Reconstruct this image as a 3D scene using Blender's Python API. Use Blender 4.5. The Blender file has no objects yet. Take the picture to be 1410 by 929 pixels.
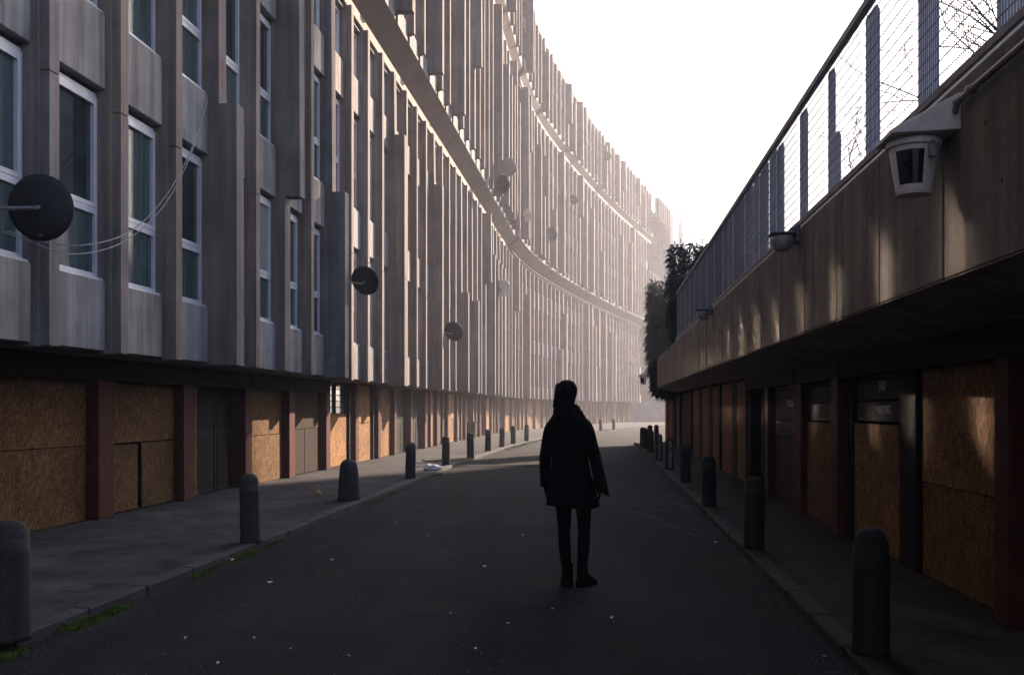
import bpy, bmesh, math, random
from mathutils import Vector, Matrix, noise as mnoise
R = math.radians
rnd = random.Random(7)
S = bpy.context.scene
C = S.collection

# ------------------------------------------------------------------ camera
CAMZ = 1.5
cam_d = bpy.data.cameras.new('camera')
cam_d.sensor_width = 36.0
cam_d.lens = 35.08
cam_d.shift_y = 97.5 / 1410
cam_d.clip_start = 0.05
cam_d.clip_end = 5000
cam = bpy.data.objects.new('camera', cam_d)
cam.location = (0, 0, CAMZ)
cam.rotation_euler = (R(90), 0, 0)
C.objects.link(cam)
S.camera = cam

# ------------------------------------------------------------------ sky and sun
SUN_AZ, SUN_EL = 34.0, 23.8            # azimuth from +Y towards +X
world = bpy.data.worlds.new('World')
S.world = world
world.use_nodes = True
wn = world.node_tree
sky = wn.nodes.new('ShaderNodeTexSky')
sky.sky_type = 'NISHITA'
sky.sun_disc = False
sky.sun_elevation = R(SUN_EL)
sky.sun_rotation = R(SUN_AZ)
sky.air_density = 1.0
sky.dust_density = 1.2
sky.ozone_density = 1.9
bg = wn.nodes['Background']
bg.inputs['Strength'].default_value = 0.085
wn.links.new(sky.outputs[0], bg.inputs[0])
sun_d = bpy.data.lights.new('sun', 'SUN')
sun_d.energy = 5.0
sun_d.angle = R(0.5)
sun_d.color = (1.0, 0.81, 0.64)
sun = bpy.data.objects.new('sun', sun_d)
sdir = Vector((math.sin(R(SUN_AZ)) * math.cos(R(SUN_EL)), math.cos(R(SUN_AZ)) * math.cos(R(SUN_EL)), math.sin(R(SUN_EL))))
sun.rotation_euler = sdir.to_track_quat('Z', 'Y').to_euler()
C.objects.link(sun)
S.view_settings.view_transform = 'Standard'
S.view_settings.look = 'None'
S.view_settings.gamma = 1.0
S.view_settings.exposure = 1.9
S.render.engine = 'CYCLES'
S.cycles.use_denoising = True
S.cycles.max_bounces = 6
S.cycles.diffuse_bounces = 3
S.cycles.glossy_bounces = 3
S.cycles.volume_bounces = 0
# sunlight thrown back by the upper windows onto the shops opposite: reflected off an added mirror finish, so let the sampler find it
S.cycles.use_guiding = True
S.cycles.use_surface_guiding = True
S.cycles.use_volume_guiding = False
S.cycles.guiding_training_samples = 128
S.cycles.sample_clamp_indirect = 0.0
S.cycles.blur_glossy = 0.0
S.cycles.caustics_reflective = True
S.cycles.transparent_max_bounces = 16

# ------------------------------------------------------------------ materials
class NT:
    def __init__(self, name):
        self.m = bpy.data.materials.new(name)
        self.m.use_nodes = True
        self.t = self.m.node_tree
        self.b = self.t.nodes['Principled BSDF']
        self.co = self.t.nodes.new('ShaderNodeTexCoord').outputs['Object']
        self.oi = None
    def n(self, kind, **kw):
        x = self.t.nodes.new(kind)
        for k, v in kw.items(): setattr(x, k, v)
        return x
    def l(self, a, b): self.t.links.new(a, b)
    def rnd(self):
        if self.oi is None: self.oi = self.n('ShaderNodeObjectInfo').outputs['Random']
        return self.oi
    def coords(self, scale=(1, 1, 1), rot=(0, 0, 0), per_object=True, geo=False):
        mp = self.n('ShaderNodeMapping')
        mp.inputs['Scale'].default_value = scale
        mp.inputs['Rotation'].default_value = rot
        src = self.co
        if geo: src = self.n('ShaderNodeNewGeometry').outputs['Position']
        self.l(src, mp.inputs['Vector'])
        if per_object and not geo:
            mu = self.n('ShaderNodeVectorMath', operation='MULTIPLY_ADD')
            cb = self.n('ShaderNodeCombineXYZ')
            for i in range(3): self.l(self.rnd(), cb.inputs[i])
            self.l(cb.outputs[0], mu.inputs[0])
            mu.inputs[1].default_value = (37.3, 71.1, 53.7)
            self.l(mp.outputs[0], mu.inputs[2])
            return mu.outputs[0]
        return mp.outputs[0]
    def noise(self, scale, vec, detail=4, rough=.55):
        x = self.n('ShaderNodeTexNoise')
        x.inputs['Scale'].default_value = scale
        x.inputs['Detail'].default_value = detail
        x.inputs['Roughness'].default_value = rough
        self.l(vec, x.inputs['Vector'])
        return x.outputs['Fac']
    def ramp(self, fac, pts, interp='LINEAR'):
        x = self.n('ShaderNodeValToRGB')
        x.color_ramp.interpolation = interp
        e = x.color_ramp.elements
        while len(e) < len(pts): e.new(.5)
        for el, (p, c) in zip(e, pts):
            el.position = p
            el.color = (c[0], c[1], c[2], 1) if hasattr(c, '__len__') else (c, c, c, 1)
        self.l(fac, x.inputs['Fac'])
        return x.outputs['Color']
    def mix(self, a, b, fac, mode='MIX'):
        x = self.n('ShaderNodeMix', data_type='RGBA', blend_type=mode)
        for sock, v in ((x.inputs[0], fac), (x.inputs[6], a), (x.inputs[7], b)):
            if isinstance(v, bpy.types.NodeSocket): self.l(v, sock)
            elif hasattr(v, '__len__'): sock.default_value = (v[0], v[1], v[2], 1)
            else: sock.default_value = v
        return x.outputs[2]
    def bump(self, h, strength=.3, dist=.01):
        x = self.n('ShaderNodeBump')
        x.inputs['Strength'].default_value = strength
        x.inputs['Distance'].default_value = dist
        self.l(h, x.inputs['Height'])
        self.l(x.outputs[0], self.b.inputs['Normal'])
    def out(self, col, rough=.8, spec=.5, metal=0.0):
        for k, v in (('Base Color', col), ('Roughness', rough)):
            if isinstance(v, bpy.types.NodeSocket): self.l(v, self.b.inputs[k])
            elif hasattr(v, '__len__'): self.b.inputs[k].default_value = (*v, 1)
            else: self.b.inputs[k].default_value = v
        self.b.inputs['Specular IOR Level'].default_value = spec
        self.b.inputs['Metallic'].default_value = metal
        return self.m

def concrete(name, base, var=.25, streak=.35, grain=.25, spots=True):
    a = NT(name)
    big = a.ramp(a.noise(1.3, a.coords(), 5), [(.3, 1 - var), (.7, 1 + var * .4)])
    st = a.ramp(a.noise(1.0, a.coords((7, 7, .35)), 4), [(.35, 1 - streak), (.62, 1.0)])
    fine = a.noise(90, a.coords(), 2)
    fi = a.ramp(fine, [(.3, 1 - grain), (.7, 1 + grain * .4)])
    tint = a.mix((base[0] * 1.06, base[1], base[2] * .92), (base[0] * .96, base[1], base[2] * 1.06), a.rnd())
    c = a.mix(tint, big, 1.0, 'MULTIPLY')
    c = a.mix(c, st, 1.0, 'MULTIPLY')
    c = a.mix(c, fi, 1.0, 'MULTIPLY')
    dp = a.ramp(a.noise(1.0, a.coords((10, 10, .55)), 7, .7), [(.60, 0), (.70, 1)])
    c = a.mix(c, (base[0] * .5, base[1] * .47, base[2] * .45), a.mix((0, 0, 0), dp, .55))
    if spots:
        sp = a.ramp(a.noise(5, a.coords((1, 1, .5)), 8, .7), [(.60, 0), (.72, 1)])
        c = a.mix(c, (base[0] * .45, base[1] * .42, base[2] * .40), a.mix((0, 0, 0), sp, .6))
    a.bump(fine, .35, .006)
    return a.out(c, .88, .25)

def plain(name, col, rough=.6, spec=.4, metal=0.0, var=.2, scale=6, bump=0.0):
    a = NT(name)
    n = a.noise(scale, a.coords(), 5)
    c = a.mix(col, a.ramp(n, [(.3, 1 - var), (.7, 1 + var)]), 1.0, 'MULTIPLY')
    if bump: a.bump(a.noise(scale * 8, a.coords(), 3), bump, .01)
    return a.out(c, rough, spec, metal)

M = {}
M['fin'] = concrete('fin_concrete', (.29, .235, .214), .3, .4, .4)
_a = concrete('rusty_fin_concrete', (.25, .19, .165), .3, .5, .4)
M['fin_rusty'] = _a
M['deep_fin'] = concrete('deep_fin_concrete', (.24, .197, .182), .3, .4, .45)
M['spandrel'] = concrete('spandrel_concrete', (.33, .305, .295), .35, .45, .2)
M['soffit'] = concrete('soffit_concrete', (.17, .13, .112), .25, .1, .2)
M['core'] = concrete('core_concrete', (.2, .18, .17), .2, .2, .2)
M['ledge'] = concrete('ledge_concrete', (.36, .31, .28), .2, .2, .2)
M['block'] = plain('block_wall', (.17, .165, .17), .9, .2, 0, .25, 3, .2)
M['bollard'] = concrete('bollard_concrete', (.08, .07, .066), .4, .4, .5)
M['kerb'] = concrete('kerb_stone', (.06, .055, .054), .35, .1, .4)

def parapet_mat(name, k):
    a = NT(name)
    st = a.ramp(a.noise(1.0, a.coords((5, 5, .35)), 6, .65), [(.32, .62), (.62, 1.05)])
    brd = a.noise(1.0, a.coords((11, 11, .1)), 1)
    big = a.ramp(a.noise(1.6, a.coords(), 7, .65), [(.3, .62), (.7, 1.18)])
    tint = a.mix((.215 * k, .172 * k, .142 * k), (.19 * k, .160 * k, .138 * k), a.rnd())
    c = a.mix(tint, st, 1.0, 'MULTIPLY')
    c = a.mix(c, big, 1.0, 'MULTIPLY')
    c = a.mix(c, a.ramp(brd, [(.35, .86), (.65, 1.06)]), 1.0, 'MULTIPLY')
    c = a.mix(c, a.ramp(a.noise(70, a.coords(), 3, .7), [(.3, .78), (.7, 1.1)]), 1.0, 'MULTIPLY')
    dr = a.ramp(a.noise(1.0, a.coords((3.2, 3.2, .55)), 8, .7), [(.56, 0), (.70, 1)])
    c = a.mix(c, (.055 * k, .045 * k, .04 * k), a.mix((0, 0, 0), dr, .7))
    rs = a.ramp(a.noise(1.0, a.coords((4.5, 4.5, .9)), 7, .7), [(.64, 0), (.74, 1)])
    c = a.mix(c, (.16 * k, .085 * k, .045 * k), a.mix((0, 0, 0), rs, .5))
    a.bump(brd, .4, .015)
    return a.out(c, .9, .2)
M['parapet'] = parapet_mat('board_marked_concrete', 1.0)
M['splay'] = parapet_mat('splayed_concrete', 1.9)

def osb(name, k, dull=0.0):
    a = NT(name)
    layers = []
    fac = None
    col = None
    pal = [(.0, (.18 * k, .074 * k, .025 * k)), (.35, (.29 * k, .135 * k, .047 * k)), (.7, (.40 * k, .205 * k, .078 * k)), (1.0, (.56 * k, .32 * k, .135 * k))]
    for i, ang in enumerate((25, 100, 155)):
        v = a.n('ShaderNodeTexVoronoi', feature='F1')
        v.inputs['Scale'].default_value = 1.0
        co = a.coords((1, 1, 1), (0, R(ang), 0))
        mp = a.n('ShaderNodeMapping')
        mp.inputs['Scale'].default_value = (46, 6, 13)
        a.l(co, mp.inputs['Vector'])
        a.l(mp.outputs[0], v.inputs['Vector'])
        sp = a.n('ShaderNodeSeparateColor')
        a.l(v.outputs['Color'], sp.inputs[0])
        ci = a.ramp(sp.outputs[0], pal)
        if col is None: col, hgt = ci, sp.outputs[1]
        else:
            m = a.n('ShaderNodeMath', operation='GREATER_THAN'); m.inputs[1].default_value = .60
            a.l(sp.outputs[2], m.inputs[0])
            col = a.mix(col, ci, m.outputs[0])
    col = a.mix(col, a.ramp(a.rnd(), [(0, (.72, .74, .78)), (.5, (1.0, .97, .93)), (1, (1.18, 1.14, 1.08))]), 1.0, 'MULTIPLY')
    big = a.ramp(a.noise(1.2, a.coords(), 4), [(.3, .62), (.7, 1.12)])
    col = a.mix(col, big, 1.0, 'MULTIPLY')
    stain = a.ramp(a.noise(2.2, a.coords((1, 1, .45)), 6, .65), [(.55, 0), (.75, 1)])
    col = a.mix(col, (.05, .032, .02), a.mix((0, 0, 0), stain, .45 + dull))
    a.bump(hgt, .25, .004)
    return a.out(col, .8, .12)
M['osb'] = osb('strand_board', .8)
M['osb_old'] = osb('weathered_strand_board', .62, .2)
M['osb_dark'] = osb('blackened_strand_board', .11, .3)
M['osb_shaded'] = osb('shaded_strand_board', .44, .1)  # strand board with the right side's shade put into its colour
M['osb_near'] = osb('near_shade_strand_board', .44, .15)  # strand board darkened for the shade over the near left bays

M['post'] = plain('red_paint', (.085, .024, .018), .75, .12, 0, .3, 8, .1)
M['dark'] = plain('black_timber', (.009, .008, .008), .8, .1, 0, .4, 5, .2)
M['door'] = plain('dark_door_paint', (.010, .0095, .011), .7, .12, 0, .4, 4, .1)
M['door_grey'] = plain('grey_door_paint', (.045, .038, .036), .75, .15, 0, .4, 4, .1)
M['post_shaded'] = plain('shaded_red_paint', (.055, .017, .014), .7, .12, 0, .35, 8)  # post red darkened to carry the shade on the right side
M['bollard_shaded'] = concrete('shaded_bollard_concrete', (.022, .0195, .019), .4, .4, .5)  # bollard concrete again, right side shade in the colour
M['kerb_shaded'] = concrete('shaded_kerb_stone', (.02, .018, .0175), .35, .1, .4)  # kerb stone darkened for the shaded right kerb
M['rust'] = plain('rust_red_paint', (.17, .05, .035), .6, .3, 0, .4, 7)
M['frame'] = plain('white_window_frame', (.52, .51, .55), .35, .5, 0, .12, 5)
M['seal'] = plain('window_gasket', (.04, .04, .045), .6, .3)
M['steel'] = plain('galvanised_steel', (.20, .19, .20), .5, .5, .6, .3, 9)
M['dish'] = plain('dark_dish_mesh', (.02, .02, .022), .7, .25, 0, .2, 8)
M['dish_white'] = plain('white_dish', (.62, .58, .56), .45, .5, 0, .1, 5)
M['dish_grey'] = plain('grey_dish', (.22, .20, .20), .6, .3, 0, .1, 5)
M['cable'] = plain('grey_cable', (.22, .21, .21), .6, .4)
M['housing'] = plain('white_enamel', (.56, .50, .49), .45, .5, 0, .12, 12, .05)
M['lens'] = plain('smoked_glass', (.008, .008, .01), .08, .6)
M['rail'] = plain('painted_steel_rail', (.105, .09, .10), .5, .5, .2, .3, 10, .05)
M['pipe'] = plain('grey_pipe', (.17, .15, .155), .45, .5, .3, .3, 10)
M['wire'] = plain('galvanised_wire', (.12, .12, .15), .5, .4, .4, .1, 10)
M['leaf'] = plain('dark_leaves', (.018, .023, .018), .8, .1, 0, .4, 3)
M['bark'] = plain('bark', (.05, .042, .04), .85, .2, 0, .3, 9, .3)
M['moss'] = plain('moss', (.085, .125, .025), .9, .1, 0, .4, 15)
M['coat'] = plain('black_wool', (.005, .0047, .005), .95, .05, 0, .3, 30, .15)
M['tights'] = plain('black_tights', (.005, .0047, .005), .95, .06, 0, .2, 20)
M['skin'] = plain('skin', (.30, .18, .13), .55, .35, 0, .1, 10)
M['hair'] = plain('dark_hair', (.005, .004, .0038), .8, .1, 0, .3, 20)
M['leather'] = plain('black_leather', (.005, .0045, .0045), .85, .08, 0, .2, 20)
M['paper'] = plain('white_paper', (.7, .69, .68), .8, .2, 0, .08, 9)
M['bag'] = plain('white_plastic', (.72, .70, .70), .35, .5, 0, .06, 9)
M['card'] = plain('yellow_card', (.45, .30, .09), .8, .2, 0, .2, 9)
M['bin'] = plain('black_plastic', (.006, .006, .0065), .85, .06)
M['lampglass'] = plain('frosted_glass', (.22, .21, .22), .3, .5, 0, .2, 12)
M['mast'] = plain('mast_steel', (.22, .21, .22), .6, .4, .3)
M['whitepaint'] = plain('old_white_paint', (.42, .40, .38), .7, .3, 0, .3, 30)
M['scratch'] = plain('pale_scratch', (.085, .075, .07), .9, .1, 0, .6, 14)
M['inkpaint'] = plain('dark_print', (.045, .03, .02), .7, .3, 0, .3, 30)
M['redpaint'] = plain('red_spray_paint', (.22, .03, .03), .6, .3)

a = NT('fence_sheet')
v = a.noise(1.0, a.coords((26, 26, .5)), 4, .6)
c = a.mix((.53, .545, .615), a.ramp(v, [(.3, .7), (.7, 1.2)]), 1.0, 'MULTIPLY')
M['board'] = a.out(c, .6, .3)
a.b.inputs['Roughness'].default_value = .6
tr = a.n('ShaderNodeBsdfTranslucent'); a.l(c, tr.inputs['Color'])
ms = a.n('ShaderNodeMixShader'); ms.inputs[0].default_value = .8
a.l(a.b.outputs[0], ms.inputs[1]); a.l(tr.outputs[0], ms.inputs[2])
a.l(ms.outputs[0], a.t.nodes['Material Output'].inputs['Surface'])

def glass(name, col, rough, net):
    a = NT(name)
    n = a.noise(70, a.coords(), 2)
    curt = a.ramp(a.noise(1.0, a.coords((22, 2, .3)), 3), [(.4, .75), (.65, 1.15)])
    c = a.mix(col, curt, 1.0, 'MULTIPLY')
    gr = a.ramp(a.noise(2.5, a.coords(), 5, .65), [(.5, 0), (.8, 1)])
    c = a.mix(c, (.10, .12, .13), a.mix((0, 0, 0), gr, .35))
    a.bump(n, net, .003)
    return a.out(c, rough, .75)
M['glass'] = glass('window_glass', (.012, .018, .022), .05, .02)
M['glass_mirror'] = NT('sun_throw_mirror').out((.92, .91, .9), .042, .5, 1.0)  # mirror finish made up so upper panes throw sun across the street
M['glass_teal'] = glass('obscured_glass', (.045, .07, .08), .16, .18)
M['glass_net'] = glass('curtained_glass', (.20, .21, .22), .12, .06)
M['glass_far'] = glass('far_glass', (.05, .055, .065), .15, .05)
M['pane_dark'] = glass('dark_shop_glass', (.012, .011, .012), .12, .05)

a = NT('asphalt')
g = a.coords(geo=True)
fine = a.noise(55, g, 3, .8)
mid = a.noise(26, g, 3, .6)
big = a.noise(.35, g, 6, .6)
c = a.ramp(fine, [(.30, .003), (.48, .011), (.60, .026), (.70, .08)])
c = a.mix(c, a.ramp(big, [(.3, .6), (.7, 1.4)]), 1.0, 'MULTIPLY')
c = a.mix(c, (1.0, .93, .97), 1.0, 'MULTIPLY')
lane = a.ramp(a.noise(1.0, a.coords((1.1, .07, 1), geo=True), 4, .6), [(.35, .62), (.65, 1.45)])
c = a.mix(c, lane, 1.0, 'MULTIPLY')
blot = a.ramp(a.noise(1.7, g, 8, .72), [(.55, 0), (.63, 1)])
c = a.mix(c, (.007, .0065, .007), a.mix((0, 0, 0), blot, .55))
speck = a.n('ShaderNodeTexVoronoi'); speck.inputs['Scale'].default_value = 16
a.l(g, speck.inputs['Vector'])
sc_ = a.n('ShaderNodeSeparateColor'); a.l(speck.outputs['Color'], sc_.inputs[0])
m1 = a.n('ShaderNodeMath', operation='LESS_THAN'); m1.inputs[1].default_value = .11
a.l(speck.outputs['Distance'], m1.inputs[0])
m2 = a.n('ShaderNodeMath', operation='GREATER_THAN'); m2.inputs[1].default_value = .93
a.l(sc_.outputs[0], m2.inputs[0])
m3 = a.n('ShaderNodeMath', operation='MULTIPLY'); a.l(m1.outputs[0], m3.inputs[0]); a.l(m2.outputs[0], m3.inputs[1])
c = a.mix(c, (.22, .21, .21), m3.outputs[0])
crk = a.n('ShaderNodeTexVoronoi', feature='DISTANCE_TO_EDGE'); crk.inputs['Scale'].default_value = .28
wv = a.n('ShaderNodeVectorMath', operation='ADD')
nz = a.n('ShaderNodeTexNoise'); nz.inputs['Scale'].default_value = 1.4; nz.inputs['Detail'].default_value = 6
a.l(g, nz.inputs['Vector']); a.l(g, wv.inputs[0]); a.l(nz.outputs['Color'], wv.inputs[1]); a.l(wv.outputs[0], crk.inputs['Vector'])
ck = a.ramp(crk.outputs[0], [(.0, 1), (.006, 0)])
c = a.mix(c, (.012, .011, .011), a.mix((0, 0, 0), ck, .5))
green = a.ramp(a.noise(.9, g, 7, .65), [(.56, 0), (.72, 1)])
c = a.mix(c, (.035, .036, .018), a.mix((0, 0, 0), green, .45))
hb = a.n('ShaderNodeMath', operation='ADD'); a.l(fine, hb.inputs[0]); a.l(mid, hb.inputs[1])
a.bump(hb.outputs[0], .7, .012)
M['asphalt'] = a.out(c, .92, .12)

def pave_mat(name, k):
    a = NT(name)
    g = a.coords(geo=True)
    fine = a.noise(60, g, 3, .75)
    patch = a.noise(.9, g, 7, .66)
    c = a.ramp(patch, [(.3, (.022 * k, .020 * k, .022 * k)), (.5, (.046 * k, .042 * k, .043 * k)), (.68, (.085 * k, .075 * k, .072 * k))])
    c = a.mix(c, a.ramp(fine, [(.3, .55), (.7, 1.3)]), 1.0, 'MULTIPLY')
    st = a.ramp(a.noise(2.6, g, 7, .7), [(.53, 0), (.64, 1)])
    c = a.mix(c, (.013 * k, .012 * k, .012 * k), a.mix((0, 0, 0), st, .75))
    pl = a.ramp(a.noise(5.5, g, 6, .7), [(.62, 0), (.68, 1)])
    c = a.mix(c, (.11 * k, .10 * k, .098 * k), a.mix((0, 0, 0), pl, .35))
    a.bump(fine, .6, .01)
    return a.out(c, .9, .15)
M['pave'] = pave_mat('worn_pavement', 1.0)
M['pave_shaded'] = pave_mat('shaded_pavement', .32)  # same pavement, darkened for shade on the right

a = NT('earth')
g = a.coords(geo=True)
c = a.ramp(a.noise(.4, g, 6), [(.3, (.05, .048, .045)), (.7, (.09, .085, .08))])
M['earth'] = a.out(c, .9, .2)

# ------------------------------------------------------------------ object helpers
def tag(o, label=None, cat=None, group=None, kind=None):
    for k, v in (('label', label), ('category', cat), ('group', group), ('kind', kind)):
        if v: o[k] = v
    return o

def put(o, parent=None):
    C.objects.link(o)
    if parent is not None: o.parent = parent
    return o

def empty(name, loc, label, cat, group=None, rz=0.0):
    o = bpy.data.objects.new(name, None)
    o.empty_display_size = .2
    o.location = loc
    o.rotation_euler = (0, 0, rz)
    C.objects.link(o)
    return tag(o, label, cat, group)

def wloc(o):
    v = Vector((0, 0, 0))
    while o is not None:
        v = v + Vector(o.location); o = o.parent
    return v

def bm_mesh(name, bm, mats, smooth=False):
    me = bpy.data.meshes.new(name)
    bm.normal_update()
    bm.to_mesh(me); bm.free()
    for m in (mats if isinstance(mats, (list, tuple)) else [mats]): me.materials.append(m)
    if smooth:
        for p in me.polygons: p.use_smooth = True
    return me

def obj(name, me, parent=None, loc=(0, 0, 0), rot=(0, 0, 0)):
    o = bpy.data.objects.new(name, me)
    o.location = loc; o.rotation_euler = rot
    return put(o, parent)

def bm_box(bm, x0, x1, y0, y1, z0, z1, mi=0, bevel=0.0):
    vs = [bm.verts.new(p) for p in ((x0, y0, z0), (x1, y0, z0), (x1, y1, z0), (x0, y1, z0), (x0, y0, z1), (x1, y0, z1), (x1, y1, z1), (x0, y1, z1))]
    fs = [bm.faces.new([vs[i] for i in f]) for f in ((3, 2, 1, 0), (4, 5, 6, 7), (0, 1, 5, 4), (1, 2, 6, 5), (2, 3, 7, 6), (3, 0, 4, 7))]
    for f in fs: f.material_index = mi
    if bevel:
        es = list({e for f in fs for e in f.edges})
        bmesh.ops.bevel(bm, geom=es, offset=bevel, segments=1, affect='EDGES', profile=.5)
    return vs

def tube(bm, pts, radii, n=8, mi=0, cap=True):
    pts = [Vector(p) for p in pts]
    if not hasattr(radii, '__len__'): radii = [radii] * len(pts)
    rings = []
    up = None
    for i, p in enumerate(pts):
        d = (pts[min(i + 1, len(pts) - 1)] - pts[max(i - 1, 0)]).normalized()
        if up is None:
            up = Vector((0, 0, 1)) if abs(d.z) < .9 else Vector((1, 0, 0))
        u = d.cross(up)
        if u.length < 1e-5: u = d.cross(Vector((1, 0, 0)))
        u.normalize()
        w = u.cross(d).normalized()
        up = w
        rings.append([bm.verts.new(p + (u * math.cos(2 * math.pi * k / n) + w * math.sin(2 * math.pi * k / n)) * radii[i]) for k in range(n)])
    for r0, r1 in zip(rings, rings[1:]):
        for k in range(n):
            f = bm.faces.new((r0[k], r0[(k + 1) % n], r1[(k + 1) % n], r1[k])); f.material_index = mi
    if cap and n > 2:
        for r, rev in ((rings[0], True), (rings[-1], False)):
            try:
                f = bm.faces.new(list(reversed(r)) if rev else r); f.material_index = mi
            except ValueError: pass
    return rings

def loft(bm, rings, mi=0, caps=True):
    vr = [[bm.verts.new(p) for p in r] for r in rings]
    n = len(vr[0])
    for r0, r1 in zip(vr, vr[1:]):
        for k in range(n):
            f = bm.faces.new((r0[k], r0[(k + 1) % n], r1[(k + 1) % n], r1[k])); f.material_index = mi
    if caps:
        bm.faces.new(list(reversed(vr[0]))).material_index = mi
        bm.faces.new(vr[-1]).material_index = mi
    return vr

def fix_normals(bm):
    bmesh.ops.recalc_face_normals(bm, faces=bm.faces[:])

# ------------------------------------------------------------------ paths (plan curves)
class Path:
    """polyline in plan, stored by distance; offset is to the right-hand side of travel"""
    def __init__(self, pts):
        self.p = [Vector((x, y)) for x, y in pts]
        self.s = [0.0]
        for a_, b_ in zip(self.p, self.p[1:]): self.s.append(self.s[-1] + (b_ - a_).length)
    def atS(self, s):
        s = max(0, min(self.s[-1] - 1e-6, s))
        lo, hi = 0, len(self.s) - 1
        while hi - lo > 1:
            m = (lo + hi) // 2
            if self.s[m] <= s: lo = m
            else: hi = m
        f = (s - self.s[lo]) / (self.s[hi] - self.s[lo])
        pos = self.p[lo].lerp(self.p[hi], f)
        s0, s1 = max(0, s - .5), min(self.s[-1], s + .5)
        t = (self._raw(s1) - self._raw(s0)).normalized()
        return pos, t
    def _raw(self, s):
        s = max(0, min(self.s[-1] - 1e-6, s))
        lo, hi = 0, len(self.s) - 1
        while hi - lo > 1:
            m = (lo + hi) // 2
            if self.s[m] <= s: lo = m
            else: hi = m
        f = (s - self.s[lo]) / (self.s[hi] - self.s[lo])
        return self.p[lo].lerp(self.p[hi], f)
    def pt(self, s, off=0.0):
        pos, t = self.atS(s)
        return pos + Vector((t.y, -t.x)) * off, math.atan2(t.y, t.x)
    def sY(self, Y):
        inc = self.p[-1].y > self.p[0].y
        lo, hi = 0, len(self.p) - 1
        while hi - lo > 1:
            m = (lo + hi) // 2
            if (self.p[m].y <= Y) == inc: lo = m
            else: hi = m
        f = (Y - self.p[lo].y) / (self.p[hi].y - self.p[lo].y)
        return self.s[lo] + f * (self.s[hi] - self.s[lo])

slopes = [(-20, .0985), (54, .0985), (60, .16), (68, .24), (80, .28), (95, .32), (112, .345), (140, .36)]
def slope(y):
    for (y0, a0), (y1, a1) in zip(slopes, slopes[1:]):
        if y <= y1: return a0 + (a1 - a0) * (y - y0) / (y1 - y0)
    return slopes[-1][1]
pts = []
x, y = -5.75 - 20 * .0985, -20.0
while y < 118:
    pts.append((x, y)); x += slope(y + .25) * .5; y += .5
WALL = Path(pts)                                             # inner wall plane of the lower storeys
RIGHT = Path([(2.75 + .09 * yy, yy) for yy in (44.0, 20.0, 0.0, -14.0)])   # shop wall on the other side, travelled towards the camera

_mesh_cache = {}
def wbox(name, parent, path, s0, s1, z0, z1, d0, d1, mat, bevel=0.0, label=None, tilt=0.0):
    """box along a path between distances s0..s1, heights z0..z1, from d0 (inside) to d1 (outside)"""
    if s1 < s0: s0, s1 = s1, s0
    sm = (s0 + s1) / 2
    p0, ang = path.pt(sm, 0)
    L = s1 - s0
    key = (round(L, 3), round(z1 - z0, 3), round(d0, 3), round(d1, 3), mat.name, bevel)
    me = _mesh_cache.get(key)
    if me is None:
        bm = bmesh.new()
        bm_box(bm, -L / 2, L / 2, -d1, -d0, 0, z1 - z0, 0, bevel)
        fix_normals(bm)
        me = _mesh_cache[key] = bm_mesh(name, bm, mat)
    base = wloc(parent) if parent is not None else Vector((0, 0, 0))
    o = obj(name, me, parent, Vector((p0.x, p0.y, z0)) - base, (0, tilt, ang))
    if label: o['label'] = label
    return o

def strip(name, parent, path, s0, s1, step, prof, mat, close=True):
    """sweep a closed profile of (offset, z) points along the path"""
    bm = bmesh.new()
    n = max(1, int(math.ceil((s1 - s0) / step)))
    rings = []
    base = wloc(parent) if parent is not None else Vector((0, 0, 0))
    for i in range(n + 1):
        s = s0 + (s1 - s0) * i / n
        ring = []
        for d, z in prof:
            q, _ = path.pt(s, d)
            ring.append(Vector((q.x, q.y, z)) - base)
        rings.append(ring)
    loft(bm, rings)
    fix_normals(bm)
    return obj(name, bm_mesh(name, bm, mat), parent)

# ------------------------------------------------------------------ ground, road, pavements
def sheet(name, poly, z, mat, kind='structure', thick=0.0):
    bm = bmesh.new()
    vs = [bm.verts.new((px_, py_, z)) for px_, py_ in poly]
    bm.faces.new(vs)
    bmesh.ops.triangulate(bm, faces=bm.faces[:])
    bmesh.ops.recalc_face_normals(bm, faces=bm.faces[:])
    for f in bm.faces:
        if f.normal.z < 0: f.normal_flip()
    return tag(obj(name, bm_mesh(name, bm, mat)), kind=kind)

sheet('ground', [(-600, -300), (600, -300), (600, 900), (-600, 900)], -.02, M['earth'])
KZ = .07
KERB_L = Path([(-4.9, -15), (-3.62, 0), (-3.06, 6.7), (-2.68, 11), (-2.25, 16), (-1.84, 21.3), (-1.4, 26.4), (-.96, 30.3), (-.5, 34.8), (-.02, 38.8), (.62, 43.3), (1.25, 47), (2.2, 52), (3.9, 59), (6.0, 66), (7.6, 71), (11.5, 82), (20, 104)])
KERB_R = Path([(.09 * 42 + 1.45, 42.5), (1.45 + .09 * 20, 20), (1.45, 0), (.1, -15)])
# road: one mesh with a speed table step across it
bm = bmesh.new()
ys = [-15, 0, 6, 12, 18, 23, 25.2, 25.5, 25.9, 26.2, 27, 32, 38, 44, 52, 60, 70, 80, 92, 104, 118]
prev = None
for yy in ys:
    xl = KERB_L._raw(KERB_L.sY(min(yy, 104))).x + (max(0, yy - 104)) * .38
    xr = 1.45 + .09 * yy if yy <= 42.6 else 1.45 + .09 * 42.6 + (yy - 42.6) * 1.3
    zz = .0
    if 25.2 < yy < 26.2: zz = .045
    row = [bm.verts.new((xl + (xr - xl) * k / 6, yy, zz)) for k in range(7)]
    if prev:
        for k in range(6): bm.faces.new((prev[k], prev[k + 1], row[k + 1], row[k]))
    prev = row
road = tag(obj('road', bm_mesh('road', bm, M['asphalt'])), kind='structure')

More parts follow.
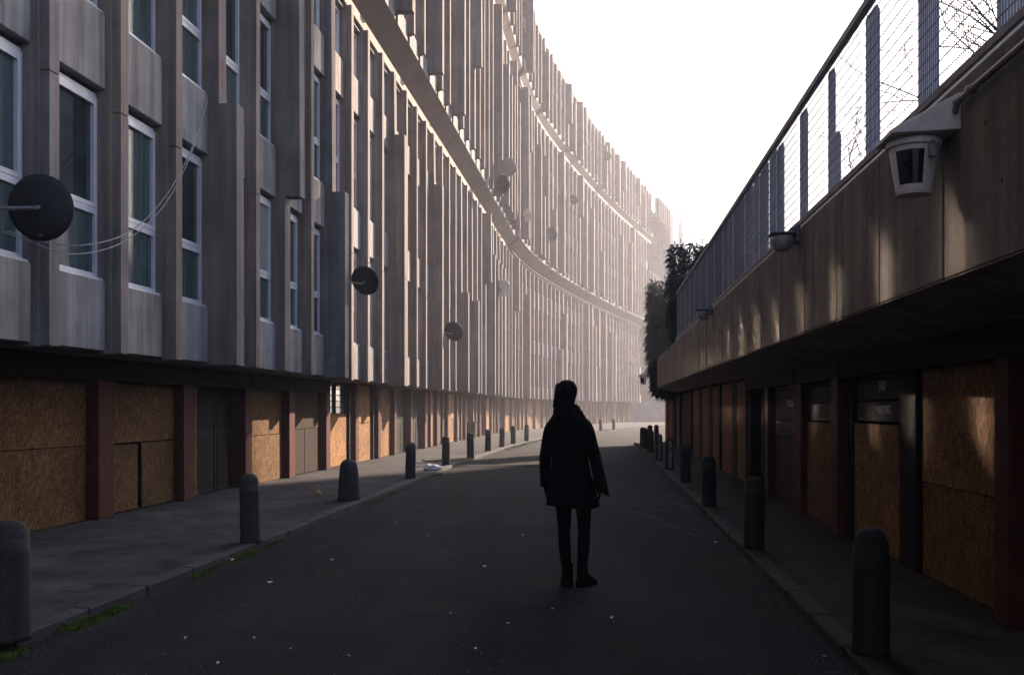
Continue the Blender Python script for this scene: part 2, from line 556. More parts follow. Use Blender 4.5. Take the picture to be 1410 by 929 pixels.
def ribbon(name, pts_, w, z, mat, kind):
    bmr = bmesh.new(); last = None
    for i, q in enumerate(pts_):
        q = Vector(q); d = (Vector(pts_[min(i + 1, len(pts_) - 1)]) - Vector(pts_[max(i - 1, 0)])).normalized()
        nn = Vector((-d.y, d.x)) * w * (.5 + .5 * mnoise.noise(Vector((q.x * 2, q.y * 2, 3)))) / 2
        row_ = [bmr.verts.new((q.x + nn.x, q.y + nn.y, z)), bmr.verts.new((q.x - nn.x, q.y - nn.y, z))]
        if last: bmr.faces.new((last[0], last[1], row_[1], row_[0]))
        last = row_
    bmesh.ops.recalc_face_normals(bmr, faces=bmr.faces[:])
    return tag(obj(name, bm_mesh(name, bmr, mat)), kind=kind)
ribbon('step_shadow', [(-1.3 + i * .26, 25.0 + .12 * math.sin(i * .3)) for i in range(19)], .22, .005, M['dark'], 'structure')  # dark strip painted as the shadow line of the speed table edge
for (xa, ya), (xb, yb), (xc, yc) in (((836, 674), (900, 688), (972, 702)), ((830, 668), (905, 676), (960, 690)), ((850, 690), (920, 703), (990, 722)), ((880, 664), (920, 668), (950, 675)), ((862, 700), (912, 716), (958, 738))):
    pp_ = []
    for i in range(25):
        t = i / 24
        px_ = (1 - t) ** 2 * xa + 2 * t * (1 - t) * xb + t * t * xc; py_ = (1 - t) ** 2 * ya + 2 * t * (1 - t) * yb + t * t * yc
        Y_ = 1374 * CAMZ / (py_ - 562); pp_.append(((px_ - 705) / 1374 * Y_, Y_))
    ribbon('tyre_scratch', pp_, .05, .004, M['scratch'], 'structure')
SHOP_OFF = -.92
# left pavement
bm = bmesh.new()
rowp = None
yy = -14.0
while yy < 104:
    kx = KERB_L._raw(KERB_L.sY(yy)).x - .14
    wp, _ = WALL.pt(WALL.sY(min(yy, 117)), SHOP_OFF - .3)
    row = [bm.verts.new((kx + (wp.x - kx) * k / 4, yy, KZ)) for k in range(5)]
    if rowp:
        for k in range(4): bm.faces.new((rowp[k], row[k], row[k + 1], rowp[k + 1]))
    rowp = row
    yy += 2.0
bmesh.ops.recalc_face_normals(bm, faces=bm.faces[:])
tag(obj('pavement', bm_mesh('pavement', bm, M['pave'])), kind='structure')
# right pavement
sheet('pavement', [(1.45 + .14 - 14 * .09, -14), (2.75 + .4 - 14 * .09, -14), (2.75 + .4 + .09 * 44, 44), (1.45 + .14 + .09 * 42.5, 44)], KZ, M['pave_shaded'])
# kerb stones (each stone a part of its kerb)
def kerb(path, s0, s1, side, label, cut=60, mat='kerb'):
    k = bpy.data.objects.new('kerb', None); C.objects.link(k)
    q, _ = path.pt(s0, 0); k.location = (q.x, q.y, 0); k['kind'] = 'structure'
    s = s0; i = 0
    while s < s1 - .5 and i < cut:
        d0, d1 = (-.14, 0.0) if side > 0 else (-.14, 0.0)
        e = s + .914
        dz = rnd.uniform(-.004, .006)
        wbox('kerb_stone', k, path, s + .006, e - .006, -.015, KZ + .006 + round(dz, 3), d0 + .002, d1 + rnd.choice((0, .004, -.004)), M[mat], .012)
        s = e; i += 1
    if s < s1 - .5:
        strip('kerb_run', k, path, s, s1, 1.0, [(-.138, -.015), (0, -.015), (0, KZ + .006), (-.138, KZ + .006)], M['kerb'])
    return k
kerb(KERB_L, KERB_L.sY(3.5), KERB_L.sY(103), 1, '')
kerb(KERB_R, KERB_R.sY(42.4), KERB_R.sY(3), 1, '', 60, 'kerb_shaded')

# ------------------------------------------------------------------ the long curved housing block
p0, _ = WALL.pt(WALL.sY(20), -4)
FLAT = empty('apartment_block', (p0.x, p0.y, 0), 'long curved concrete apartment block with rows of vertical fins above boarded shopfronts', 'building')
SY = WALL.sY
S_BEND = SY(55.5)
S_END = SY(108.5)
BAY = 1.459
S_K0 = SY(10.05)                                              # a fin centre measured in the photograph
def fin_s(k): return S_K0 + k * BAY

Z1, Z2, Z3, ZT = 2.15, 10.5, 19.85, 24.9
T2a, T3a = .5, .85                                          # overhang of the upper storeys, straight part
T2b, T3b = .72, .98                                         # and past the bend
def tier_off(t, s):
    return (0.0, T2a, T3a)[t] if s < S_BEND else (0.0, T2b, T3b)[t]

# cores
def core(t, s0, s1, off, z0, z1):
    return strip('wall', FLAT, WALL, s0, s1, 2.0, [(off - .3, z0), (off - .3, z1), (off - 7, z1), (off - 7, z0)], M['core'])
core(0, 6, S_END, 0, Z1 + .2, Z2 + .3)
core(1, 6, S_BEND, T2a, Z2 + .5, Z3 + .1)
core(1, S_BEND, S_END, T2b, Z2 + .5, Z3 + .1)
core(2, 6, S_BEND, T3a, Z3 + .5, ZT)
core(2, S_BEND, S_END + 2, T3b, Z3 + .5, ZT)
strip('shop_back_wall', FLAT, WALL, 6, S_END, 2.0, [(SHOP_OFF - .32, 0), (SHOP_OFF - .32, Z1), (SHOP_OFF - 1, Z1), (SHOP_OFF - 1, 0)], M['dark'])
# slabs: soffit over the shops and the two deck soffits
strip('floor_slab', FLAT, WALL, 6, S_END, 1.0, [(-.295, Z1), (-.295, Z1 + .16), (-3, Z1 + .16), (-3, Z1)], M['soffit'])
RISE = .46
def deck_soffit(z, o0, o1, s0, s1):
    sl = o1 - .5
    prof = [(o0 - .6, z + .004), (max(o0, sl), z + .004), (o1 + .012, z + RISE), (o1 - .28, z + RISE + .12), (o0 - .6, z + RISE + .12)]
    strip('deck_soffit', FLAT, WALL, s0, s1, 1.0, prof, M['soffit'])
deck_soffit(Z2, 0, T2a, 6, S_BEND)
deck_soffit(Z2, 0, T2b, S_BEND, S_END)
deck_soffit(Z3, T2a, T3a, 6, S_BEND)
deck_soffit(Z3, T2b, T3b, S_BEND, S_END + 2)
# pale ledges that catch the sun
LH = .24
strip('ledge', FLAT, WALL, 6, S_END, 1.0, [(.035, Z2 - LH), (.035, Z2), (-.29, Z2), (-.29, Z2 - LH)], M['ledge'])
strip('ledge', FLAT, WALL, 6, S_BEND, 1.0, [(T2a + .035, Z3 - LH), (T2a + .035, Z3), (T2a - .29, Z3), (T2a - .29, Z3 - LH)], M['ledge'])
strip('ledge', FLAT, WALL, S_BEND, S_END + 2, 1.0, [(T2b + .035, Z3 - LH), (T2b + .035, Z3), (T2b - .29, Z3), (T2b - .29, Z3 - LH)], M['ledge'])
strip('ledge', FLAT, WALL, 6, S_BEND, 1.0, [(T3a + .05, ZT - .1), (T3a + .05, ZT + .1), (T3a - .5, ZT + .1), (T3a - .5, ZT - .1)], M['ledge'])
strip('ledge', FLAT, WALL, S_BEND, S_END + 2, 1.0, [(T3b + .05, ZT - .1), (T3b + .05, ZT + .1), (T3b - .5, ZT + .1), (T3b - .5, ZT - .1)], M['ledge'])
# pipe and joists under the deck past the bend
bm = bmesh.new()
pp = [WALL.pt(S_BEND + .5 + i * 1.5, T2b - .62)[0] for i in range(int((S_END - S_BEND) / 1.5))]
tube(bm, [Vector((q.x, q.y, Z2 - .06)) - FLAT.location for q in pp], .06, 6)
obj('drain_pipe', bm_mesh('drain_pipe', bm, M['pipe'], True), FLAT)
s = S_BEND + 1.0
while s < S_END - 8:
    wbox('soffit_joint', FLAT, WALL, s, s + .1, Z2 - .03, Z2 + .02, .05, T2b - .52, M['core'])
    s += 3.6

# fins: each one a stepped concrete blade
fin_cache = {}
def fin_mesh(zs, mat, w):
    """zs: list of (z_low, z_high, depth) pieces from the bottom upward, z relative to the fin's base"""
    key = (tuple(zs), mat.name, w)
    if key in fin_cache: return fin_cache[key]
    prof = [(.28, zs[0][0])]
    for i, (a_, b_, d) in enumerate(zs):
        if i and abs(zs[i - 1][2] - d) < 1e-6:               # casting joint: a narrow recess
            prof += [(-d + .018, a_ - .006), (-d + .018, a_ + .006), (-d, a_ + .006)]
        else:
            prof += [(-d, a_)]
        if i + 1 < len(zs) and abs(zs[i + 1][2] - d) < 1e-6:
            prof += [(-d, b_ - .006)]
        else:
            prof += [(-d, b_)]
    # sloping top on the very end
    dl = zs[-1][2]
    prof[-1] = (-dl + .02, prof[-1][1])
    prof += [(.28, zs[-1][1] + .05)]
    bm = bmesh.new()
    fr = [bm.verts.new((-w / 2, y_, z_)) for y_, z_ in prof]
    bk = [bm.verts.new((w / 2, y_, z_)) for y_, z_ in prof]
    bm.faces.new(fr); bm.faces.new(list(reversed(bk)))
    n = len(prof)
    for i in range(n):
        bm.faces.new((fr[i], bk[i], bk[(i + 1) % n], fr[(i + 1) % n]))
    bmesh.ops.recalc_face_normals(bm, faces=bm.faces[:])
    me = bm_mesh('fin', bm, mat)
    fin_cache[key] = me
    return me

D0, D1 = .16, .42
def plain_fin(zj, h, mat):
    key = ('p', zj, h, mat.name)
    if key in fin_cache: return fin_cache[key]
    def sec(i, z, up=0):
        a_, b_, c_ = .135, .09 - i, -.16 + i
        return [Vector(q) for q in ((-a_, .28, z), (-a_, -.06, z), (-b_, -.06, z), (-b_, c_, z), (b_, c_, z), (b_, -.06, z), (a_, -.06, z), (a_, .28, z + up))]
    bm = bmesh.new()
    loft(bm, [sec(.012, 0), sec(0, .012), sec(0, zj - .008), sec(.016, zj - .006), sec(.016, zj + .006), sec(0, zj + .008), sec(0, h - .015), sec(.012, h)])
    fix_normals(bm)
    me = fin_cache[key] = bm_mesh('fin', bm, mat)
    return me
far_bm = bmesh.new()
n_fin = [0]
def add_fin(k, t, z0, z1, kind):
    s = fin_s(k)
    off = tier_off(t, s)
    h = z1 - z0
    zj = .34 * h
    w = .18
    if kind == 'plain': zs = [(0, zj, D0), (zj, h, D0)]
    elif kind == 'low': zs = [(0, .46 * h, D1), (.46 * h, h, D0)]
    elif kind == 'mid': zs = [(0, zj, D1), (zj, .8 * h, D1), (.8 * h, h, D0)]
    elif kind == 'high': zs = [(0, .37 * h, D0), (.37 * h, h, D1)]
    elif kind == 'top': zs = [(0, .62 * h, D0), (.62 * h, h, D1)]
    else: zs = [(0, .5 * h, D1), (.5 * h, h, D1)]
    zs = [(round(a_, 2), round(b_, 2), d) for a_, b_, d in zs]
    mat = M['fin'] if kind == 'plain' else M['deep_fin']
    if kind != 'plain': w = .28
    if k == 13 and t == 0: mat = M['fin_rusty']
    p, ang = WALL.pt(s, off)
    me = fin_mesh(zs, mat, w) if kind != 'plain' else plain_fin(round(zj, 2), round(h, 2), mat)
    if n_fin[0] < 299:
        o = obj('fin', me, FLAT, Vector((p.x, p.y, z0)) - FLAT.location, (0, 0, ang))
        n_fin[0] += 1
    else:
        tmp = me.copy(); tmp.transform(Matrix.Translation(Vector((p.x, p.y, z0)) - FLAT.location) @ Matrix.Rotation(ang, 4, 'Z'))
        far_bm.from_mesh(tmp); bpy.data.meshes.remove(tmp)

K_LAST = int((S_END - S_K0) / BAY)
K_BEND = int((S_BEND - S_K0) / BAY)
fixed0 = {0: 'plain', 1: 'plain', 2: 'plain', 3: 'low', 4: 'plain', 5: 'high', 6: 'plain', 7: 'low', 8: 'plain', 9: 'plain', 10: 'plain', 11: 'mid', 12: 'plain', 13: 'plain', 14: 'plain', 15: 'mid', 16: 'plain', 16: 'plain', 17: 'plain', 18: 'plain', 19: 'low'}
kinds = []
rk = random.Random(21)
for t in range(3):
    row = {}
    k = -4
    while k <= K_LAST + 2:
        row[k] = 'plain'
        if rk.random() < .36: row[k] = rk.choice(['low', 'mid', 'high', 'top', 'full', 'mid'] if t < 2 else ['full', 'full', 'high', 'mid'])
        k += 1
    if t == 0: row.update(fixed0)
    kinds.append(row)
K_B1 = math.ceil((S_BEND + .6 - S_K0) / BAY)
kinds[1][K_B1] = 'full'; kinds[2][K_B1] = 'full'
for k in range(-3, K_LAST + 1):
    lift = rk.choice((0, 0, .05, -.05, -.03))
    add_fin(k, 0, Z1 - .03 + round(lift * .6, 2), Z2 - LH - .04, kinds[0][k])
for k in range(7, K_LAST + 1):
    if K_B1 - 1 <= k < K_B1 and abs(fin_s(k) - S_BEND) < .7: continue
    add_fin(k, 1, Z2 + RISE + rk.choice((.08, .14, .2, .1) if k > 22 else (.2, .25, .3)), Z3 - LH - .04, kinds[1][k])
for k in range(24, K_LAST + 2):
    if K_B1 - 1 <= k < K_B1 and abs(fin_s(k) - S_BEND) < .7: continue
    add_fin(k, 2, Z3 + RISE + rk.choice((.1, .16, .08, .05)), ZT - .18 + rk.choice((0, .12, .3)), kinds[2][k])
if len(far_bm.verts):
    tag(obj('far_fins', bm_mesh('far_fins', far_bm, [M['fin'], M['deep_fin']]), FLAT), kind='stuff')

# spandrels and windows, bay by bay in the straight part
def win_meshes(w, h, lower):
    bm = bmesh.new()
    f = .055
    # outer frame, transom, inner sash of the upper light
    bm_box(bm, -w / 2, -w / 2 + f, -.035, .035, 0, h)
    bm_box(bm, w / 2 - f, w / 2, -.035, .035, 0, h)
    bm_box(bm, -w / 2 + f, w / 2 - f, -.035, .035, h - f, h)
    bm_box(bm, -w / 2 + f, w / 2 - f, -.05, .035, 0, f * .9)
    if lower:
        bm_box(bm, -w / 2 + f, w / 2 - f, -.04, .035, lower, lower + .075)
        i0 = f; i1 = w / 2 - f
        zb, zt = lower + .075, h - f
        for x0, x1, z0_, z1_ in ((-i1, -i1 + .04, zb, zt), (i1 - .04, i1, zb, zt), (-i1 + .04, i1 - .04, zt - .045, zt), (-i1 + .04, i1 - .04, zb, zb + .05)):
            bm_box(bm, x0, x1, -.047, .03, z0_, z1_)
    bm_box(bm, -w / 2 - .01, w / 2 + .01, -.10, -.036, -.035, 0)      # sill
    bm_box(bm, -w / 2 + .002, w / 2 - .002, -.02, .03, h + .001, h + .04)   # head board
    fix_normals(bm)
    frame = bm_mesh('window', bm, M['frame'])
    def pane(x0, x1, z0_, z1_, mat):
        b = bmesh.new(); bm_box(b, x0, x1, -.004, .004, z0_, z1_); fix_normals(b)
        return bm_mesh('pane', b, mat)
    panes = {}
    for mk in ('glass', 'glass_mirror', 'glass_teal', 'glass_net', 'glass_far'):
        if lower:
            panes[mk] = (pane(-w / 2 + f + .002, w / 2 - f - .002, f, lower - .001, M[mk]), pane(-w / 2 + f + .04, w / 2 - f - .04, lower + .12, h - f - .043, M[mk]))
        else:
            panes[mk] = (pane(-w / 2 + f + .002, w / 2 - f - .002, f, h - f, M[mk]),)
    return frame, panes
WW = BAY - .27 - .012
WIN_BIG = win_meshes(WW, 2.06, .72)
WIN_SMALL = win_meshes(WW, 1.05, 0)
RECESS = -.13
rw = random.Random(5)
def window(s, z, off, kit, detail, open_=False):
    p, ang = WALL.pt(s, off + RECESS)
    loc = Vector((p.x, p.y, z)) - FLAT.location
    w = obj('window', kit[0], FLAT, loc, (0, 0, ang))
    mk = 'glass_mirror' if z > 9 else rw.choice(['glass', 'glass', 'glass_teal', 'glass_teal', 'glass_net', 'glass'])
    for i, pm in enumerate(kit[1][mk]):
        m2_ = pm
        if i == 0 and len(kit[1][mk]) == 2 and z < 9 and rw.random() < .6: m2_ = kit[1]['glass_teal'][0]
        o = obj('pane', m2_, w, (0, .002, 0))
    return w
def spandrel(s, z0, z1, off):
    wbox('spandrel', FLAT, WALL, s - WW / 2, s + WW / 2, z0, z1, off - .29, off, M['spandrel'], .006)

bands1 = [(2.155, 2.94, 's'), (2.975, 5.035, 'w'), (5.125, 5.98, 's'), (6.015, 8.075, 'w'), (8.165, 8.97, 's'), (9.005, 10.055, 'v'), (10.11, 10.15, 's')]
bands2 = [(10.965, 11.45, 's'), (11.485, 13.545, 'w'), (13.595, 14.39, 's'), (14.425, 16.485, 'w'), (16.545, 17.33, 's'), (17.365, 19.425, 'w')]
for k in range(-3, K_BEND):
    s = fin_s(k) + BAY / 2
    if s + WW / 2 > S_BEND: break
    for z0, z1, q in bands1:
        if k > 24 and q == 'v': continue
        if q == 's': spandrel(s, z0, z1, 0)
        else: window(s, z0, 0, WIN_BIG if q == 'w' else WIN_SMALL, k < 24)
for k in range(8, K_BEND):
    s = fin_s(k) + BAY / 2
    if s + WW / 2 > S_BEND: break
    for z0, z1, q in bands2:
        if q == 's': spandrel(s, z0, z1, T2a)
        elif k % 2 == 0 or k < 18: window(s, z0, T2a, WIN_BIG, False)
# past the bend: continuous spandrel bands and glazing between the fins
def bands_far(off, s0, s1, zlist):
    for z0, z1 in zlist:
        strip('spandrel_band', FLAT, WALL, s0, s1, 1.4, [(off, z0), (off, z1), (off - .29, z1), (off - .29, z0)], M['spandrel'])
def glazing_far(off, s0, s1, zlist):
    bmg = bmesh.new()
    k = math.ceil((s0 - S_K0) / BAY)
    for z0, z1 in zlist:
        for kk in range(k, int((s1 - S_K0) / BAY)):
            p, ang = WALL.pt(fin_s(kk) + BAY / 2, off + RECESS)
            mt = Matrix.Translation(Vector((p.x, p.y, z0)) - FLAT.location) @ Matrix.Rotation(ang, 4, 'Z')
            n0 = len(bmg.verts)
            bm_box(bmg, -WW / 2, WW / 2, -.004, .004, 0, z1 - z0, 1)
            bm_box(bmg, -WW / 2, -WW / 2 + .06, -.04, -.006, 0, z1 - z0, 0)
            bm_box(bmg, WW / 2 - .06, WW / 2, -.04, -.006, 0, z1 - z0, 0)
            bm_box(bmg, -WW / 2 + .06, WW / 2 - .06, -.04, -.006, .72, .80, 0)
            bmg.verts.ensure_lookup_table()
            bmesh.ops.transform(bmg, matrix=mt, verts=bmg.verts[n0:])
    fix_normals(bmg)
    tag(obj('far_windows', bm_mesh('far_windows', bmg, [M['frame'], M['glass_far']]), FLAT), kind='stuff')
bands_far(0, S_BEND, S_END, [(2.155, 2.94), (5.07, 5.98), (8.11, 9.28), (10.1, 10.15)])
bands_far(T2b, S_BEND + .02, S_END, [(10.965, 11.45), (13.5, 14.39), (16.55, 17.43), (19.4, 19.5)])
bands_far(T3b, S_BEND + .02, S_END + 2, [(20.32, 20.9), (22.6, 23.2), (24.2, 24.78)])
bands_far(T3a, SY(30), S_BEND, [(20.32, 20.9), (22.6, 23.2), (24.2, 24.78)])
glazing_far(0, S_BEND, S_END, [(2.95, 5.06), (5.99, 8.10), (9.29, 10.09)])
glazing_far(T2b, S_BEND, S_END, [(11.46, 13.49), (14.4, 16.54), (17.44, 19.39)])
glazing_far(T3b, S_BEND, S_END, [(20.91, 22.59), (23.21, 24.19)])
glazing_far(T3a, SY(40), S_BEND, [(20.91, 22.59), (23.21, 24.19)])

# ------------------------------------------------------------------ left shopfronts
def pxY(px, X0, m): return X0 / ((px - 705) / 1374 - m)
SX0 = -5.75 - .92 * 1.005
def LS(px): return SY(pxY(px, SX0, .0985))
ZS = Z1 - .004
def post(s, w=.26, z1=None, mat='post', d=.07):
    wbox('post', FLAT, WALL, s - w / 2, s + w / 2, KZ, z1 or ZS, SHOP_OFF - .3, SHOP_OFF + d, M[mat], .008)
def board(s0, s1, z0, z1, mat='osb', d=0.0, tilt=0.0):
    wbox('strand_board', FLAT, WALL, s0 + .006, s1 - .006, z0, z1, SHOP_OFF - .05, SHOP_OFF - .03 + d, M[mat], 0, None, tilt)
def doorpair(s0, s1, mat='door', n=2, parent=FLAT):
    w = (s1 - s0) / n
    for i in range(n):
        a_, b_ = s0 + i * w + .02, s0 + (i + 1) * w - .02
        d = wbox('door', FLAT, WALL, a_, b_, KZ + .02, ZS - .06, SHOP_OFF - .16, SHOP_OFF - .11, M[mat], .005)
        # mid rail, glazing and handle sit on the leaf
        L = b_ - a_
        bm = bmesh.new()
        for z0, z1 in ((.08, .95), (1.05, 1.9)):
            bm_box(bm, -L / 2 + .09, L / 2 - .09, -(SHOP_OFF - .11) - .012, -(SHOP_OFF - .11) - .002, z0, z1)
        fix_normals(bm)
        obj('door_panel', bm_mesh('door_panel', bm, M['dark'] if mat == 'door' else M['door_grey']), d)
def grid_window(s0, s1, z0, z1):
    w = wbox('shop_window', FLAT, WALL, s0, s1, z0, z1, SHOP_OFF - .12, SHOP_OFF - .1, M['glass_net'])
    bm = bmesh.new(); L = s1 - s0; dd = -(SHOP_OFF - .1)
    bm_box(bm, -.03, .03, dd - .05, dd - .002, 0, z1 - z0)
    for i in range(1, 5):
        zz = (z1 - z0) * i / 5
        bm_box(bm, -L / 2, -.032, dd - .03, dd - .004, zz - .012, zz + .012)
        bm_box(bm, .032, L / 2, dd - .03, dd - .004, zz - .012, zz + .012)
    fix_normals(bm)
    obj('window_bars', bm_mesh('window_bars', bm, M['dark']), w)

def full_osb(s0, s1, mat='osb', split=1.02, tilt=0):
    board(s0, s1, KZ + .01, split, mat, 0, tilt)
    board(s0, s1, split + .012, ZS - .04, mat, rnd.choice((-.006, .008)))
# black strips added for the shade under the overhang, nearest units
for pa, pb in ((-60, 130), (131, 249), (250, 333), (334, 394), (395, 445)):
    wbox('shade_strip', FLAT, WALL, LS(pa), LS(pb), 1.86, Z1 - .006, SHOP_OFF - .2, SHOP_OFF + .135 , M['dark'])
# nearest units measured in the photograph
post(LS(-60), .3)
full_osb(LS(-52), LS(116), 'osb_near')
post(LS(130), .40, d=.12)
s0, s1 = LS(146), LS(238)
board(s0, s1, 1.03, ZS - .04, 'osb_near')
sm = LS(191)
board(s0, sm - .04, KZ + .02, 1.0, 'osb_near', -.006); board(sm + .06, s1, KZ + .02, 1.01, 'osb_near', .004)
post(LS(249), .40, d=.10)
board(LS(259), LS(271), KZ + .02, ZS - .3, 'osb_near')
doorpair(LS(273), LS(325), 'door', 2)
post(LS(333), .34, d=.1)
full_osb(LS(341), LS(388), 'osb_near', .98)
post(LS(394), .36, d=.1)
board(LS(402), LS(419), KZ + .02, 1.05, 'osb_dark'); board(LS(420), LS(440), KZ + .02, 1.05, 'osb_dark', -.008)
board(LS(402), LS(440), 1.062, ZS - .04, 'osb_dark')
post(LS(445), .34, d=.1)
board(LS(449), LS(477), KZ + .02, 1.36)
grid_window(LS(449), LS(477), 1.38, ZS - .03)
post(LS(479), .10, mat='dark', d=.03); post(LS(485.5), .30, d=.1)
full_osb(LS(489), LS(510), 'osb', 1.1)
post(LS(512), .10, mat='dark', d=.03); post(LS(517), .3, d=.1)
full_osb(LS(520), LS(538), 'osb', 1.12)
s = LS(538)
pattern = ['doors', 'doors', 'osb', 'grey', 'osb', 'grey', 'recess', 'grey', 'doors', 'osb', 'grey', 'doors', 'osb', 'grey', 'osb', 'osb', 'osb', 'grey', 'doors', 'osb', 'osb', 'grey', 'grey', 'osb', 'grey', 'grey', 'osb', 'grey', 'osb', 'grey', 'grey', 'osb', 'grey', 'grey']
UNIT = 2.5
bin_s = None
for i, kind in enumerate(pattern):
    if s + UNIT > S_END: break
    post(s + .15, .28, d=.1)
    a_, b_ = s + .30, s + UNIT
    if kind == 'osb':
        if i % 3 == 2:
            m_ = (a_ + b_) / 2
            board(a_, m_ - .12, KZ + .02, ZS - .03); post(m_, .12, mat='rust'); board(m_ + .12, b_, KZ + .02, ZS - .03, 'osb', .006)
        else: full_osb(a_, b_, 'osb', 1.05)
    elif kind == 'doors': doorpair(a_, b_, 'door', 3)
    elif kind == 'grey':
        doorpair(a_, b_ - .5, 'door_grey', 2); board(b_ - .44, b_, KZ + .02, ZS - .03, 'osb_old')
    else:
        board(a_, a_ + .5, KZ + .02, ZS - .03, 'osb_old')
        wbox('red_door', FLAT, WALL, a_ + .54, a_ + 1.0, KZ + .02, ZS - .06, SHOP_OFF - .16, SHOP_OFF - .1, M['rust'])
        doorpair(a_ + 1.04, b_, 'door', 1); bin_s = a_ + 1.5
    s += UNIT

# stair end of the block, recessed balconies and the end wall
e0, eang = WALL.pt(S_END, 0)
def eb(name, x0, x1, y0, y1, z0, z1, mat, bevel=0):
    bm = bmesh.new(); bm_box(bm, x0, x1, y0, y1, 0, z1 - z0, 0, bevel); fix_normals(bm)
    return obj(name, bm_mesh(name, bm, mat), FLAT, Vector((e0.x, e0.y, z0)) - FLAT.location, (0, 0, eang))
eb('end_wall', .01, 9.5, 3.2, 4.2, 0, ZT - .8, M['spandrel'])
eb('end_return', 7.6, 9.3, -1.6, 3.19, 0, ZT - .75, M['deep_fin'])
for z0, z1, pr in ((Z3 + 2.0, ZT - .5, 1.7), (Z2 + 3.2, Z2 + 5.9, 1.0), (Z2 - 1.8, Z2 + .6, .6)):
    eb('balcony', .02, 7.58, -pr, 3.18, z0, z0 + .3, M['soffit'])
    eb('balcony_wall', .02, 7.58, -pr, -pr + .18, z0 + .31, z1, M['spandrel'])
    for i in range(6):
        eb('balcony_fin', .4 + i * 1.3, .62 + i * 1.3, -pr - .3, -pr - .002, z0 + .1, z1 - .06, M['fin'])
for i in range(4):
    eb('end_fin', 7.75 + i * .45, 7.93 + i * .45, -1.85, -1.602, 2.2, ZT - .65, M['fin'])

# ------------------------------------------------------------------ the raised deck on the other side
p0, _ = RIGHT.pt(RIGHT.sY(20), -2)
DECK = empty('raised_deck', (p0.x, p0.y, 0), 'brown concrete raised deck with overhanging parapet above dark boarded shops', 'deck building')
RS = RIGHT.sY
def RP(px): return RS(pxY(px, 2.75, .09))
ZP0, ZP1, ZC = 2.26, 3.36, 2.08
PO = .70
# body, deck floor and dark back wall
strip('deck_slab', DECK, RIGHT, .3, RS(-13), 3, [(PO - .19, ZC + .35), (PO - .19, ZP1 - .5), (-9, ZP1 - .5), (-9, ZC + .35)], M['core'])
strip('shop_back_wall', DECK, RIGHT, .5, RS(-13), 3, [(-.36, 0), (-.36, ZC + .34), (-4, ZC + .34), (-4, 0)], M['dark'])
strip('soffit', DECK, RIGHT, .3, RS(-13), 3, [(.05, ZC), (.05, ZC + .1), (-.35, ZC + .1), (-.35, ZC)], M['dark'])
seams = [42.6]
yy = 42.6
while yy > -6:
    yy -= 1.36 + (.02 if int(yy) % 2 else -.02)
    seams.append(yy)
for y0, y1 in zip(seams, seams[1:]):
    s0, s1 = RS(y0) + .009, RS(y1) - .009
    q = rnd.choice((0, .006, -.006, .003))
    sm = (s0 + s1) / 2; L = (s1 - s0)
    p, ang = RIGHT.pt(sm, 0)
    # upright panel with thickness
    bm = bmesh.new()
    bm_box(bm, -L / 2, L / 2, -(PO + q), -(PO - .18), ZP0 + .004, ZP1, 0, .012)
    for hx in (-.25, .27):                                   # shutter-bolt holes
        for hz in (ZP0 + .35, ZP0 + .8): pass
    fix_normals(bm)
    pan = obj('parapet_panel', bm_mesh('parapet_panel', bm, M['parapet']), DECK, Vector((p.x, p.y, 0)) - DECK.location, (0, 0, ang))
    bm = bmesh.new()
    for hx, hz in ((-.3, ZP0 + .30), (.22, ZP0 + .42), (.02, ZP0 + .78)):
        hx += rnd.uniform(-.05, .05); hz += rnd.uniform(-.05, .05)
        bmesh.ops.create_circle(bm, cap_ends=True, segments=8, radius=.014, matrix=Matrix.Translation((hx, -(PO + q) - .002, hz)) @ Matrix.Rotation(R(90), 4, 'X'))
    obj('tie_hole', bm_mesh('tie_hole', bm, M['dark']), pan)
    # chamfered underside
    bm = bmesh.new()
    prof = [(PO + q - .002, ZP0), (PO - .2, ZP0 + .0), (PO - .2, ZC + .33), (.06, ZC + .12), (.06, ZC)]
    prof = [(PO + q - .004, ZP0), (.06, ZC), (.06, ZC + .12), (PO - .2, ZC + .3), (PO + q - .004, ZP0 + .002)]
    a0 = [bm.verts.new((-L / 2, -d, z)) for d, z in prof]; a1 = [bm.verts.new((L / 2, -d, z)) for d, z in prof]
    n = len(prof)
    bm.faces.new(a0); bm.faces.new(list(reversed(a1)))
    for i in range(n): bm.faces.new((a0[i], a1[i], a1[(i + 1) % n], a0[(i + 1) % n]))
    bmesh.ops.remove_doubles(bm, verts=bm.verts[:], dist=.0005)
    fix_normals(bm)
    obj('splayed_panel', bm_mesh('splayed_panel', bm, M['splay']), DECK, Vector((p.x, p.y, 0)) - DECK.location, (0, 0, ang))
# far end face of the parapet
strip('end_wall', DECK, RIGHT, .30, .62, 1, [(PO - .2, ZC + .4), (PO - .2, ZP1 - .01), (-9, ZP1 - .01), (-9, .0), (-.37, 0), (-.37, ZC + .4)], M['parapet'])

